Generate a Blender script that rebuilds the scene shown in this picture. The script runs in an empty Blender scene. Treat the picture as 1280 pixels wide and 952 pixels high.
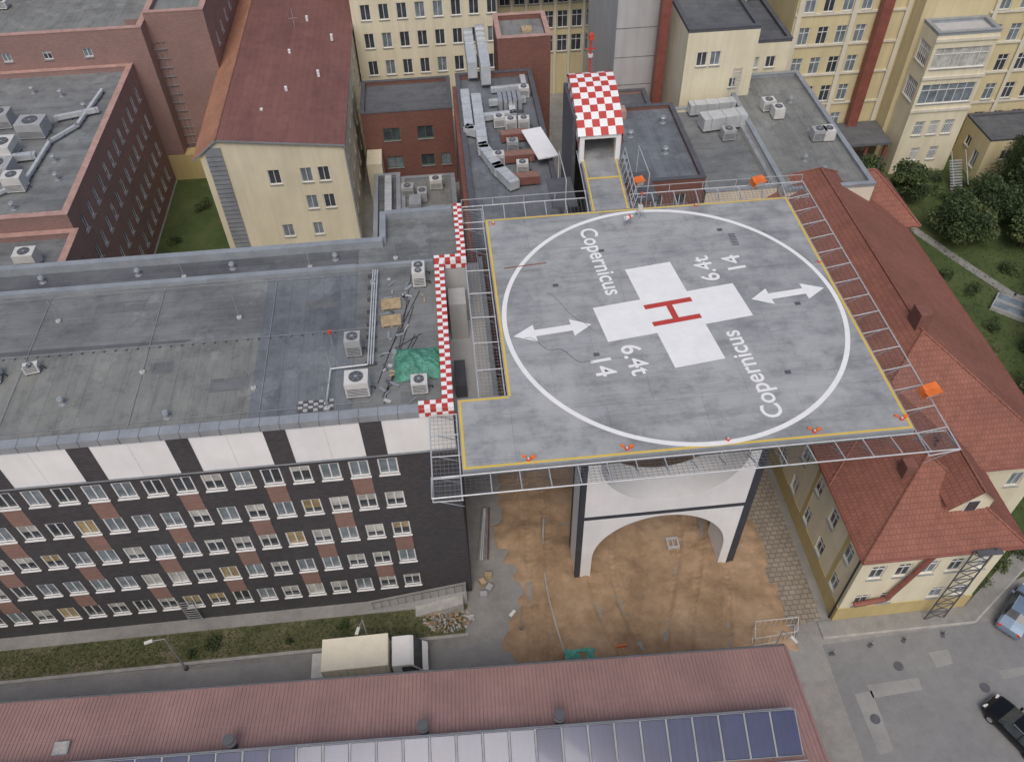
import bpy, math, random
from mathutils import Vector, Matrix, noise
random.seed(7)
S=bpy.context.scene
# ------------------------------------------------------------ materials
def mk(name):
    m=bpy.data.materials.new(name);m.use_nodes=True
    nt=m.node_tree;b=nt.nodes["Principled BSDF"]
    tc=nt.nodes.new("ShaderNodeTexCoord")
    return m,nt,b,tc.outputs["Object"]
def nz(nt,vec,scale,detail=6,rough=.6,sc=None):
    n=nt.nodes.new("ShaderNodeTexNoise");n.inputs["Scale"].default_value=scale;n.inputs["Detail"].default_value=detail;n.inputs["Roughness"].default_value=rough
    if sc:
        mp=nt.nodes.new("ShaderNodeMapping");mp.inputs["Scale"].default_value=sc;nt.links.new(vec,mp.inputs[0]);vec=mp.outputs[0]
    nt.links.new(vec,n.inputs["Vector"]);return n.outputs["Fac"]
def ramp(nt,fac,stops):
    r=nt.nodes.new("ShaderNodeValToRGB");e=r.color_ramp.elements
    while len(e)<len(stops): e.new(.5)
    for i,(p,c) in enumerate(stops):
        e[i].position=p;e[i].color=(c[0],c[1],c[2],1)
    nt.links.new(fac,r.inputs[0]);return r.outputs[0]
def mx(nt,fac,a,b,blend='MIX'):
    n=nt.nodes.new("ShaderNodeMix");n.data_type='RGBA';n.blend_type=blend
    for i,v in ((0,fac),(6,a),(7,b)):
        if isinstance(v,(int,float)): n.inputs[i].default_value=v
        elif isinstance(v,tuple): n.inputs[i].default_value=(v[0],v[1],v[2],1)
        else: nt.links.new(v,n.inputs[i])
    return n.outputs[2]
def bump(nt,b,h,strength,dist=.05):
    n=nt.nodes.new("ShaderNodeBump");n.inputs["Strength"].default_value=strength;n.inputs["Distance"].default_value=dist
    nt.links.new(h,n.inputs["Height"]);nt.links.new(n.outputs[0],b.inputs["Normal"])
def sc_(c,k): return tuple(min(1,x*k) for x in c)
def wallvec(nt,vec):
    s=nt.nodes.new("ShaderNodeSeparateXYZ");nt.links.new(vec,s.inputs[0])
    a=nt.nodes.new("ShaderNodeMath");a.operation='ADD';nt.links.new(s.outputs[0],a.inputs[0]);nt.links.new(s.outputs[1],a.inputs[1])
    c=nt.nodes.new("ShaderNodeCombineXYZ");nt.links.new(a.outputs[0],c.inputs[0]);nt.links.new(s.outputs[2],c.inputs[1]);return c.outputs[0]
def bricktex(nt,vec,w,h,mortar,c1,c2,cm,rot=0):
    if rot:
        mp=nt.nodes.new("ShaderNodeMapping");mp.inputs["Rotation"].default_value=(0,0,rot);nt.links.new(vec,mp.inputs[0]);vec=mp.outputs[0]
    n=nt.nodes.new("ShaderNodeTexBrick");n.inputs["Scale"].default_value=1
    n.inputs["Brick Width"].default_value=w;n.inputs["Row Height"].default_value=h;n.inputs["Mortar Size"].default_value=mortar
    n.inputs["Mortar Smooth"].default_value=.3
    for k,c in (("Color1",c1),("Color2",c2),("Mortar",cm)): n.inputs[k].default_value=(c[0],c[1],c[2],1)
    nt.links.new(vec,n.inputs["Vector"]);return n
def plain(name,c,rough=.7,var=.18,scale=1.5,metal=0,bmp=0,bs=20,spec=.5):
    m,nt,b,v=mk(name)
    f=nz(nt,v,scale,8);f2=nz(nt,v,scale*9,4)
    col=ramp(nt,f,[(.32,sc_(c,1-var)),(.68,sc_(c,1+var))])
    col=mx(nt,.3,col,ramp(nt,f2,[(.3,(.65,.65,.65)),(.6,(1,1,1))]),'MULTIPLY')
    nt.links.new(col,b.inputs["Base Color"]);b.inputs["Roughness"].default_value=rough;b.inputs["Metallic"].default_value=metal
    b.inputs["Specular IOR Level"].default_value=spec
    if bmp: bump(nt,b,nz(nt,v,bs,4),bmp)
    return m
def plaster(name,c,k=.35):
    m,nt,b,v=mk(name)
    f=nz(nt,v,.35,8);st=nz(nt,v,1.0,6,.7,(1.6,1.6,.1))
    col=ramp(nt,f,[(.3,sc_(c,.9)),(.7,sc_(c,1.04))])
    col=mx(nt,k,col,ramp(nt,st,[(.36,(.74,.72,.69)),(.6,(1,1,1))]),'MULTIPLY')
    nt.links.new(col,b.inputs["Base Color"]);b.inputs["Roughness"].default_value=.85
    bump(nt,b,nz(nt,v,25,4),.2,.02);return m
def brickwall(name,c1,c2,cm,w=.27,h=.085):
    m,nt,b,v=mk(name)
    n=bricktex(nt,wallvec(nt,v),w,h,.012,c1,c2,cm)
    big=nz(nt,v,.4,8);med=nz(nt,v,2.5,5,.7,(1,1,3))
    col=mx(nt,.5,n.outputs["Color"],ramp(nt,big,[(.3,(.68,.68,.7)),(.7,(1.0,1.0,1.0))]),'MULTIPLY')
    col=mx(nt,.5,col,ramp(nt,med,[(.3,(.65,.65,.65)),(.7,(1.0,1.0,1.0))]),'MULTIPLY')
    nt.links.new(col,b.inputs["Base Color"]);b.inputs["Roughness"].default_value=.8
    bump(nt,b,n.outputs["Fac"],-.3,.01);return m
def membrane(name,c,rot=0,w=9.5,h=1.0,k=1.0):
    m,nt,b,v=mk(name)
    n=bricktex(nt,v,w,h,.018,sc_(c,.95),sc_(c,1.05),sc_(c,.7),rot)
    big=nz(nt,v,.10,14,.72);med=nz(nt,v,.75,12,.8);fine=nz(nt,v,30,2)
    st=nz(nt,v,.5,10,.8,(.2,1.8,1) if not rot else (1.8,.2,1));pud=nz(nt,v,.28,7,.6)
    col=mx(nt,.95*k,n.outputs["Color"],ramp(nt,big,[(.36,(.6,.61,.62)),(.47,(.88,.88,.88)),(.54,(.97,.97,.96)),(.62,(1.0,1.0,.96))]),'MULTIPLY')
    col=mx(nt,.7*k,col,ramp(nt,med,[(.38,(.6,.61,.64)),(.5,(.94,.94,.94)),(.62,(1,1,1))]),'MULTIPLY')
    col=mx(nt,.6*k,col,ramp(nt,st,[(.38,(.62,.62,.64)),(.52,(1,1,1))]),'MULTIPLY')
    col=mx(nt,ramp(nt,pud,[(.58,(0,0,0)),(.61,(.3*k,.3*k,.3*k)),(.66,(.12*k,.12*k,.12*k))]),col,sc_(c,1.5))
    col=mx(nt,.4,col,ramp(nt,fine,[(.3,(.65,.65,.65)),(.7,(1,1,1))]),'MULTIPLY')
    nt.links.new(col,b.inputs["Base Color"]);b.inputs["Roughness"].default_value=.8
    bump(nt,b,med,.15,.03);return m
def tiles(name,c,rot=0,w=.26,h=.3):
    m,nt,b,v=mk(name)
    n=bricktex(nt,v,w,h,.022,sc_(c,.93),sc_(c,1.08),sc_(c,.66),rot)
    big=nz(nt,v,.22,10,.7);med=nz(nt,v,1.4,10,.75)
    col=mx(nt,.7,n.outputs["Color"],ramp(nt,big,[(.34,(.68,.66,.66)),(.6,(1,1,1))]),'MULTIPLY')
    col=mx(nt,.6,col,ramp(nt,med,[(.36,(.7,.68,.68)),(.58,(1,1,1))]),'MULTIPLY')
    nt.links.new(col,b.inputs["Base Color"]);b.inputs["Roughness"].default_value=.75
    bump(nt,b,n.outputs["Fac"],-.4,.03);return m
def deckmat():
    m,nt,b,v=mk("deck_concrete")
    n=bricktex(nt,v,5.2,3.4,.014,(.40,.42,.43),(.44,.455,.46),(.3,.31,.32))
    big=nz(nt,v,.17,12,.66);med=nz(nt,v,.8,12,.78);fine=nz(nt,v,24,3);st=nz(nt,v,.6,9,.75,(.3,2.4,1));blot=nz(nt,v,.38,5,.5)
    col=mx(nt,.95,n.outputs["Color"],ramp(nt,big,[(.35,(.6,.61,.63)),(.46,(.84,.84,.85)),(.55,(.97,.97,.97)),(.65,(1,1,1))]),'MULTIPLY')
    col=mx(nt,.7,col,ramp(nt,med,[(.37,(.62,.63,.65)),(.5,(.93,.93,.93)),(.6,(1,1,1))]),'MULTIPLY')
    col=mx(nt,.6,col,ramp(nt,st,[(.38,(.66,.66,.67)),(.54,(1,1,1))]),'MULTIPLY')
    col=mx(nt,ramp(nt,blot,[(.55,(0,0,0)),(.63,(.42,.42,.42))]),col,(.48,.49,.49))
    col=mx(nt,.25,col,ramp(nt,fine,[(.3,(.6,.6,.6)),(.7,(1,1,1))]),'MULTIPLY')
    nt.links.new(col,b.inputs["Base Color"])
    b.inputs["Roughness"].default_value=.7;bump(nt,b,med,.12,.03);return m
def paint(name,c,k=.3):
    m,nt,b,v=mk(name)
    f=nz(nt,v,1.4,9,.7);w=nz(nt,v,5,9,.8)
    col=ramp(nt,f,[(.3,sc_(c,.9)),(.65,c)])
    col=mx(nt,ramp(nt,w,[(.64,(0,0,0)),(.74,(k,k,k))]),col,(.4,.41,.41))
    nt.links.new(col,b.inputs["Base Color"]);b.inputs["Roughness"].default_value=.6;return m
def sandmat():
    m,nt,b,v=mk("sand")
    big=nz(nt,v,.2,10,.65);med=nz(nt,v,1.1,12,.75);f=nz(nt,v,12,6)
    col=ramp(nt,big,[(.3,(.27,.185,.115)),(.48,(.42,.29,.18)),(.66,(.52,.375,.25))])
    col=mx(nt,.6,col,ramp(nt,med,[(.36,(.64,.6,.57)),(.58,(1,1,1))]),'MULTIPLY')
    col=mx(nt,.3,col,ramp(nt,f,[(.3,(.6,.6,.6)),(.65,(1,1,1))]),'MULTIPLY')
    nt.links.new(col,b.inputs["Base Color"]);b.inputs["Roughness"].default_value=.95
    bump(nt,b,med,.6,.1);return m
def groundm(name,stops,s=.25,bmp=.3,k=.5):
    m,nt,b,v=mk(name)
    big=nz(nt,v,s,12,.7);f=nz(nt,v,9,6,.7);md=nz(nt,v,1.3,10,.75)
    col=ramp(nt,big,stops)
    col=mx(nt,k,col,ramp(nt,md,[(.34,(.6,.6,.6)),(.6,(1,1,1))]),'MULTIPLY')
    col=mx(nt,k,col,ramp(nt,f,[(.3,(.6,.6,.6)),(.7,(1,1,1))]),'MULTIPLY')
    nt.links.new(col,b.inputs["Base Color"]);b.inputs["Roughness"].default_value=.92
    bump(nt,b,f,bmp,.05);return m
def solarm():
    m,nt,b,v=mk("collector_glass")
    w=nz(nt,v,.6,3)
    n=bricktex(nt,v,.115,60,.008,(.035,.048,.12),(.042,.058,.14),(.055,.072,.155))
    col=mx(nt,.7,n.outputs["Color"],ramp(nt,w,[(.3,(.6,.6,.6)),(.7,(1.0,1.0,1.0))]),'MULTIPLY')
    nt.links.new(col,b.inputs["Base Color"]);b.inputs["Roughness"].default_value=.12;b.inputs["Coat Weight"].default_value=.3;return m
def leafm(name,a,c):
    m,nt,b,v=mk(name)
    oi=nt.nodes.new("ShaderNodeNewGeometry")
    col=mx(nt,oi.outputs["Random Per Island"],a,c)
    col=mx(nt,.5,col,ramp(nt,nz(nt,v,.9,4),[(.35,(.45,.45,.45)),(.65,(1,1,1))]),'MULTIPLY')
    nt.links.new(col,b.inputs["Base Color"]);b.inputs["Roughness"].default_value=.7;return m
DECK=deckmat();SAND=sandmat();SOLAR=solarm()
WHITEP=paint("white_paint",(.86,.87,.87));REDP=paint("red_paint",(.52,.06,.05));YELP=paint("yellow_paint",(.72,.52,.1))
DBRICK=brickwall("dark_brick",(.055,.052,.06),(.095,.088,.096),(.07,.07,.073))
RPANEL=brickwall("red_brick_panel",(.28,.15,.12),(.36,.2,.155),(.26,.21,.19))
RBRICK=brickwall("red_brick",(.22,.09,.07),(.29,.12,.09),(.19,.12,.105))
PBRICK=brickwall("pink_brick",(.32,.185,.165),(.39,.225,.2),(.31,.24,.22))
PCAP=plain("pink_coping",(.46,.29,.25));CREAM=plaster("cream_plaster",(.78,.72,.54));CREAM2=plaster("pale_plaster",(.72,.68,.57))
YEL=plaster("yellow_plaster",(.68,.59,.36));WHITE=plaster("white_plaster",(.84,.845,.85),.15);OCHRE=plaster("ochre_plaster",(.55,.44,.21))
LGREY=plaster("light_grey_plaster",(.5,.505,.51))
MEMB=membrane("roof_membrane",(.245,.26,.265));MEMB2=membrane("roof_membrane_blue",(.2,.222,.25),math.pi/2);MEMB3=membrane("roof_membrane_dark",(.15,.16,.175));MEMB4=membrane("roof_membrane_green",(.265,.275,.265),math.pi/2)
MPATCH=membrane("roof_membrane_patch",(.2,.212,.222))
FLASH=plain("metal_flashing",(.33,.36,.39),.5,.15,.8,.2);GALV=plain("galvanised",(.5,.52,.54),.4,.15,2,.5);DUCT=plain("duct_metal",(.62,.65,.67),.45,.12,1,.3)
STEEL=plain("net_steel",(.54,.56,.58),.45,.1,1,.2);NETM=plain("net_mesh",(.16,.17,.18),.6);DARK=plain("dark_cladding",(.05,.055,.07),.6);DGREY=plain("dark_grey",(.1,.105,.12),.7)
FRAME=plain("window_frame",(.78,.78,.77),.5,.05);ACW=plain("unit_casing",(.64,.64,.62),.5,.1);ACG=plain("unit_casing_grey",(.4,.41,.42),.5,.1);BLACK=plain("black_rubber",(.02,.02,.02),.7)
def glass(n,c,r=.08): return plain(n,c,r,.35,1.1)
G1=glass("glass_dark",(.06,.07,.08));G2=glass("glass_painted_sky",(.2,.24,.27));G3=glass("glass_curtain",(.48,.48,.45),.3);G4=glass("glass_warm",(.36,.28,.15),.3)  # G2: sky reflection painted in as a paler blue-grey base colour
GL=[G1,G1,G2,G2,G3]
TILE=tiles("roof_tiles",(.31,.125,.088));TILE2=tiles("roof_tiles_y",(.31,.125,.088),math.pi/2);TERRA=tiles("orange_tiles",(.5,.25,.155),math.pi/2)
BRROOF=membrane("brown_sheet_roof",(.24,.11,.095),math.pi/2,9,.62,.6);REDM=plain("red_metal_roof",(.34,.215,.2),.55,.14,.25,.1);RIB=plain("red_metal_rib",(.365,.23,.215),.5,.12,.5,.1)
ORANGE=plain("orange_plastic",(.85,.2,.04),.5);REDL=plain("red_lamp",(.72,.09,.04),.4);WOOD=plain("timber",(.45,.34,.21),.8,.25,4)
TARP=plain("green_tarp",(.08,.26,.19),.6,.35,2);BROWN=plain("brown_pipe",(.25,.085,.065),.5);TEAL=plain("teal_sheet",(.09,.36,.3),.6,.3)
PAVE=groundm("worn_concrete",[(.3,(.25,.245,.235)),(.5,(.33,.325,.31)),(.68,(.4,.39,.37))],.2);ASPH=groundm("asphalt",[(.3,(.2,.205,.21)),(.5,(.25,.255,.26)),(.7,(.3,.3,.3))],.1,.2,.35)
STREET=groundm("street_surface",[(.3,(.26,.26,.26)),(.5,(.32,.32,.315)),(.7,(.38,.375,.365))],.15,.2,.35)
GRASS=groundm("grass",[(.3,(.05,.075,.022)),(.5,(.08,.12,.035)),(.66,(.12,.145,.055))],.25,.8);DRYG=groundm("dry_grass",[(.3,(.08,.09,.04)),(.5,(.135,.14,.065)),(.66,(.25,.215,.14))],.5,.8)
def paving(name,c,w,h):
    m,nt,b,v=mk(name)
    n=bricktex(nt,v,w,h,.05,sc_(c,.9),sc_(c,1.1),sc_(c,.62));f=nz(nt,v,.6,10,.7)
    nt.links.new(mx(nt,.7,n.outputs["Color"],ramp(nt,f,[(.32,(.6,.56,.52)),(.66,(1,1,1))]),'MULTIPLY'),b.inputs["Base Color"]);b.inputs["Roughness"].default_value=.9;return m
GRID=paving("grid_pavers",(.34,.3,.25),.5,.38);KERB=plain("kerb_stone",(.42,.41,.39),.85)
LEAF1=leafm("leaves_dark",(.03,.055,.02),(.075,.115,.04));LEAF2=leafm("leaves_light",(.06,.095,.03),(.14,.175,.065));BARK=plain("bark",(.1,.07,.05),.9)
# ------------------------------------------------------------ geometry builder
class G:
    def __init__(s,name): s.name=name;s.p={}
    def _g(s,part):
        if part not in s.p: s.p[part]=([],[],[],[])
        return s.p[part]
    def faces(s,part,m,vs,fs):
        V,F,I,MS=s._g(part)
        if m not in MS: MS.append(m)
        k=MS.index(m);o=len(V);V.extend([tuple(v) for v in vs])
        for f in fs: F.append([i+o for i in f]);I.append(k)
    def poly(s,part,m,pts): s.faces(part,m,pts,[list(range(len(pts)))])
    def box(s,part,m,x0,y0,z0,x1,y1,z1):
        s.faces(part,m,[(x0,y0,z0),(x1,y0,z0),(x1,y1,z0),(x0,y1,z0),(x0,y0,z1),(x1,y0,z1),(x1,y1,z1),(x0,y1,z1)],
          [(0,3,2,1),(4,5,6,7),(0,1,5,4),(1,2,6,5),(2,3,7,6),(3,0,4,7)])
    def obox(s,part,m,c,sz,rz=0,rx=0):
        R=Matrix.Rotation(rz,3,'Z')@Matrix.Rotation(rx,3,'X');vs=[]
        for k in (-.5,.5):
            for i,j in ((-.5,-.5),(.5,-.5),(.5,.5),(-.5,.5)): vs.append(Vector(c)+R@Vector((i*sz[0],j*sz[1],k*sz[2])))
        s.faces(part,m,vs,[(0,3,2,1),(4,5,6,7),(0,1,5,4),(1,2,6,5),(2,3,7,6),(3,0,4,7)])
    def bar(s,part,m,p,q,r,n=4,r2=None):
        p=Vector(p);q=Vector(q);d=q-p
        if d.length<1e-6:return
        d.normalize();a=d.cross(Vector((0,0,1)))
        if a.length<.01:a=d.cross(Vector((0,1,0)))
        a.normalize();b=d.cross(a);r2=r if r2 is None else r2;vs=[]
        for c,rr in ((p,r),(q,r2)):
            for i in range(n):
                t=2*math.pi*(i+.5)/n;vs.append(c+a*math.cos(t)*rr+b*math.sin(t)*rr)
        fs=[(i,(i+1)%n,n+(i+1)%n,n+i) for i in range(n)]+[tuple(range(n))[::-1],tuple(range(n,2*n))]
        s.faces(part,m,vs,fs)
    def cyl(s,part,m,x,y,z,r,h,n=16,r2=None): s.bar(part,m,(x,y,z),(x,y,z+h),r,n,r2)
    def done(s,loc=(0,0,0),rz=0,smooth=(),mods=None):
        e=bpy.data.objects.new(s.name,None);S.collection.objects.link(e);e.empty_display_size=.5
        for part,(V,F,I,MS) in s.p.items():
            me=bpy.data.meshes.new(part);me.from_pydata(V,[],F)
            for m in MS: me.materials.append(m)
            me.polygons.foreach_set("material_index",I)
            if part in smooth: me.polygons.foreach_set("use_smooth",[True]*len(F))
            me.update()
            o=bpy.data.objects.new(part,me);S.collection.objects.link(o);o.parent=e
            if mods and part in mods: mods[part](o)
        e.location=loc;e.rotation_euler=(0,0,rz);return e
def single(name,m,vs,fs,smooth=False):
    me=bpy.data.meshes.new(name);me.from_pydata([tuple(v) for v in vs],[],fs);me.materials.append(m)
    if smooth: me.polygons.foreach_set("use_smooth",[True]*len(fs))
    o=bpy.data.objects.new(name,me);S.collection.objects.link(o);return o
def sheet(name,m,pts,z): return single(name,m,[(x,y,z) for x,y in pts],[list(range(len(pts)))])
def rect(x0,y0,x1,y1): return [(x0,y0),(x1,y0),(x1,y1),(x0,y1)]
# ------------------------------------------------------------ facade with real openings
def facade(g,m,ox,oy,ux,uy,nx,ny,W,z0,z1,wins,frame=None,glasses=None,depth=.17,mull=1,sill=True,trans=0,ft=.07,sillm=None):
    frame=frame or FRAME;glasses=glasses or GL
    def P(u,z,d=0): return (ox+ux*u-nx*d,oy+uy*u-ny*d,z)
    us=sorted(set([0,W]+[round(w[0]-w[2]/2,4) for w in wins]+[round(w[0]+w[2]/2,4) for w in wins]))
    zs=sorted(set([z0,z1]+[round(w[1]-w[3]/2,4) for w in wins]+[round(w[1]+w[3]/2,4) for w in wins]))
    us=[u for u in us if 0<=u<=W];zs=[z for z in zs if z0<=z<=z1]
    for j in range(len(zs)-1):
        zc=(zs[j]+zs[j+1])/2;start=None
        row=[w for w in wins if abs(w[1]-zc)<w[3]/2]
        for i in range(len(us)):
            inside=True
            if i<len(us)-1:
                uc=(us[i]+us[i+1])/2
                inside=any(abs(w[0]-uc)<w[2]/2 for w in row)
            if not inside and start is None: start=us[i]
            if inside and start is not None:
                g.poly("walls",m,[P(start,zs[j]),P(us[i],zs[j]),P(us[i],zs[j+1]),P(start,zs[j+1])]);start=None
    def bx(part,mm,u0,z0_,u1,z1_,d0,d1):
        vs=[P(u0,z0_,d0),P(u1,z0_,d0),P(u1,z1_,d0),P(u0,z1_,d0),P(u0,z0_,d1),P(u1,z0_,d1),P(u1,z1_,d1),P(u0,z1_,d1)]
        g.faces(part,mm,vs,[(0,1,2,3),(7,6,5,4),(0,4,5,1),(1,5,6,2),(2,6,7,3),(3,7,4,0)])
    for w in wins:
        a,b,c,d=w[0]-w[2]/2,w[0]+w[2]/2,w[1]-w[3]/2,w[1]+w[3]/2
        for q in (((a,c),(b,c)),((b,c),(b,d)),((b,d),(a,d)),((a,d),(a,c))):
            g.poly("walls",m,[P(*q[0]),P(*q[1]),P(*q[1],depth),P(*q[0],depth)])
        gm=random.choice(glasses)
        t=ft
        if gm in (G3,G4) and random.random()<.7:
            zz=c+(d-c)*random.uniform(.3,.7)
            g.poly("window_glass",gm,[P(a,zz,depth-.02),P(b,zz,depth-.02),P(b,d,depth-.02),P(a,d,depth-.02)])
            g.poly("window_glass",G1,[P(a,c,depth-.02),P(b,c,depth-.02),P(b,zz,depth-.02),P(a,zz,depth-.02)])
        else: g.poly("window_glass",gm,[P(a,c,depth-.02),P(b,c,depth-.02),P(b,d,depth-.02),P(a,d,depth-.02)])
        fr=("window_frames",frame)
        bx(*fr,a,c,a+t,d,depth-.09,depth-.025);bx(*fr,b-t,c,b,d,depth-.09,depth-.025)
        bx(*fr,a+t,c,b-t,c+t,depth-.088,depth-.025);bx(*fr,a+t,d-t,b-t,d,depth-.088,depth-.025)
        for k in range(mull):
            u=a+(b-a)*(k+1)/(mull+1);bx(*fr,u-t*.4,c+t,u+t*.4,d-t,depth-.08,depth-.025)
        if trans: 
            z=c+(d-c)*.68;bx(*fr,a+t,z-t*.4,b-t,z+t*.4,depth-.075,depth-.025)
        if sill: bx("sills",sillm or FLASH,a-.05,c-.06,b+.05,c-.003,-.11,depth)
def grid(u0,du,n,zs,w,h): return [(u0+du*i,z,w,h) for z in zs for i in range(n)]
def block(g,x0,y0,x1,y1,z0,zr,wall,roof,cap=None,par=.45,t=.35,Sw=[],Ew=[],Ww=[],Nw=[],**k):
    cap=cap or FLASH
    facade(g,wall,x0,y0,1,0,0,-1,x1-x0,z0,zr,Sw,**k)
    facade(g,wall,x1,y0,0,1,1,0,y1-y0,z0,zr,Ew,**k)
    facade(g,wall,x0,y0,0,1,-1,0,y1-y0,z0,zr,Ww,**k)
    facade(g,wall,x0,y1,1,0,0,1,x1-x0,z0,zr,Nw,**k)
    g.poly("roof",roof,[(x0,y0,zr),(x1,y0,zr),(x1,y1,zr),(x0,y1,zr)])
    if par:
        for a in ((x0,y0,x1,y0+t),(x0,y1-t,x1,y1),(x0,y0+t,x0+t,y1-t),(x1-t,y0+t,x1,y1-t)):
            g.box("parapet",wall if par>.3 else cap,a[0],a[1],zr+.002,a[2],a[3],zr+par)
        e=.05;Z=zr+par+.003
        for a in ((x0-e,y0-e,x1+e,y0+t+e),(x0-e,y1-t-e,x1+e,y1+e),(x0-e,y0+t+e,x0+t+e,y1-t-e),(x1-t-e,y0+t+e,x1+e,y1-t-e)):
            g.box("coping",cap,a[0],a[1],Z,a[2],a[3],Z+.06)
def hip(g,x0,y0,x1,y1,ze,zr,axis,m1,m2,part="roof",ends=(1,1)):
    if axis=='Y':
        xm=(x0+x1)/2;r=(x1-x0)/2
        a=(xm,y0+r*ends[0],zr);b=(xm,y1-r*ends[1],zr)
        g.poly(part,m1,[(x0,y0,ze),a,b,(x0,y1,ze)]);g.poly(part,m1,[(x1,y0,ze),(x1,y1,ze),b,a])
        g.poly(part,m2,[(x0,y0,ze),(x1,y0,ze),a]);g.poly(part,m2,[(x0,y1,ze),b,(x1,y1,ze)])
    else:
        ym=(y0+y1)/2;r=(y1-y0)/2
        a=(x0+r*ends[0],ym,zr);b=(x1-r*ends[1],ym,zr)
        g.poly(part,m2,[(x0,y0,ze),(x1,y0,ze),b,a]);g.poly(part,m2,[(x0,y1,ze),a,b,(x1,y1,ze)])
        g.poly(part,m1,[(x0,y0,ze),a,(x0,y1,ze)]);g.poly(part,m1,[(x1,y0,ze),(x1,y1,ze),b])
    g.box("eaves",CREAM2,x0+.05,y0+.05,ze-.18,x1-.05,y1-.05,ze-.01)
    rc=("ridge_tiles",TILE)
    g.bar(*rc,a,b,.13,6)
    if axis=='Y': prs=(((x0,y0),a),((x1,y0),a),((x0,y1),b),((x1,y1),b))
    else: prs=(((x0,y0),a),((x0,y1),a),((x1,y0),b),((x1,y1),b))
    for (x,y),c in prs: g.bar(*rc,(x,y,ze+.02),c,.1,6)
    for p,q in (((x0,y0),(x1,y0)),((x1,y0),(x1,y1)),((x0,y0),(x0,y1))): g.bar("gutters",BROWN,(p[0],p[1],ze-.03),(q[0],q[1],ze-.03),.09,6)
# ------------------------------------------------------------ ground
sheet("ground",PAVE,rect(-600,-500,600,900),0)
sheet("road",ASPH,[(9.5,-60),(120,-60),(120,10),(40,-4),(22,-12.2),(10,-12.6)],.004)
sheet("street",STREET,[(-120,-13.9),(-120,-9.4),(-18,-9.7),(-12,-9.9),(9.5,-12.6),(9.5,-15)],.008)
g=G("lawn_strip")
g.poly("turf",DRYG,[(-80,-9.1,.06),(-14.2,-9.1,.06),(-13.9,-6.9,.06),(-80,-6.9,.06)])
g.box("kerb",KERB,-80,-9.35,0,-14,-9.12,.12);g.done()
sheet("footpath",PAVE,rect(-80,-6.88,-14,-5.95),.03)
sheet("garden_lawn",GRASS,[(27.6,-7),(34,-7),(90,0),(90,43.5),(24,43.5),(24,27.5),(27.6,27.5)],.012)
sheet("garden_lawn",GRASS,[(21.2,-10.5),(27.5,-8.8),(34,-6),(27.6,-5),(21.2,-5)],.016)
sheet("courtyard_lawn",GRASS,rect(-43.8,10,-36,60),.012)
sheet("grid_paving",GRID,[(7.4,-11.2),(10.6,-10.8),(10.9,16),(7.8,16)],.012)
g=G("garden_path")
pts=[(33,43),(34.5,33),(37.5,26),(40.5,19.5),(47,15),(60,12)]
for a,b in zip(pts,pts[1:]):
    d=(Vector(b)-Vector(a)).normalized();n=Vector((-d.y,d.x))*.5
    g.poly("paving",PAVE,[(a[0]-n.x,a[1]-n.y,.03),(b[0]-n.x,b[1]-n.y,.03),(b[0]+n.x,b[1]+n.y,.03),(a[0]+n.x,a[1]+n.y,.03)])
g.done()
g=G("pavement");g.poly("slab",PAVE,[(10.2,-12.1,.11),(21,-12.1,.11),(31,-5.6,.11),(30,-4.8,.11),(20.8,-10.97,.11),(10.2,-10.97,.11)])
g.bar("kerb",KERB,(10.2,-12.15,.03),(21,-12.15,.03),.11,4);g.bar("kerb",KERB,(21,-12.15,.03),(31,-5.6,.03),.11,4);g.done()
g=G("road_repairs")
for x,y,w,h in ((12,-16.5,3.4,1.0),(17,-15,1.2,1.2),(11,-20,1.0,4),(21,-16.2,2.2,.7)):
    g.poly("patch",STREET if w<2 else BLACK if False else GRID if False else STREET,[(x,y,.014),(x+w,y+.2,.014),(x+w+.1,y+h,.014),(x-.1,y+h-.1,.014)])
for x,y in ((14.5,-14.6),(19.5,-16.6),(11.6,-17.8)): g.cyl("manhole",DGREY,x,y,.0,.33,.022,20)
g.done()
# sand site
vs=[];fs=[];nx_,ny_=190,260
tracks=[(-3.6,.25,1.3,0),(-1.9,.25,1.3,0),(.8,.2,2.0,1.5),(2.5,.2,2.0,1.5),(4.4,.33,.8,3),(-8.2,.12,.8,1),(-9.6,.12,.8,1)]
for j in range(ny_+1):
    for i in range(nx_+1):
        x=-12.2+21*i/nx_;y=-14.0+31*j/ny_
        e=min(x+10.9,8.2-x,y+12.9,20-y)
        n1=noise.noise(Vector((x*.35,y*.35,1)));n2=noise.noise(Vector((x*1.2,y*1.2,4)));n3=noise.noise(Vector((x*4,y*4,9)))
        h=.12+.22*n1+.10*n2+.04*n3
        e2=e+1.5*n1+.7*n2
        h=h*min(1,max(0,e2/1.2))+min(0,(e2-.2))*.25+(.03 if e2>0 else -.02)
        rut=0
        for k,fq,am,ph in tracks:
            xx=k+am*math.sin(y*fq+ph);d=abs(x-xx)
            rut+=math.exp(-(d/.2)**2)-.45*math.exp(-((d-.38)/.14)**2)
            if d<.25: rut+=.25*math.sin(y*14)
        h-=.12*rut*(1 if e2>.5 else 0)
        if e2>.5: h+=.55*math.exp(-(math.hypot(x-4.5,y+8.5)/1.1)**2)+.4*math.exp(-(math.hypot(x+9.0,y+1.5)/.9)**2)
        vs.append((x,y,max(h,-.3)))
for j in range(ny_):
    for i in range(nx_):
        a=j*(nx_+1)+i;fs.append((a,a+1,a+nx_+2,a+nx_+1))
single("sand_excavation",SAND,vs,fs,True)
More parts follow.
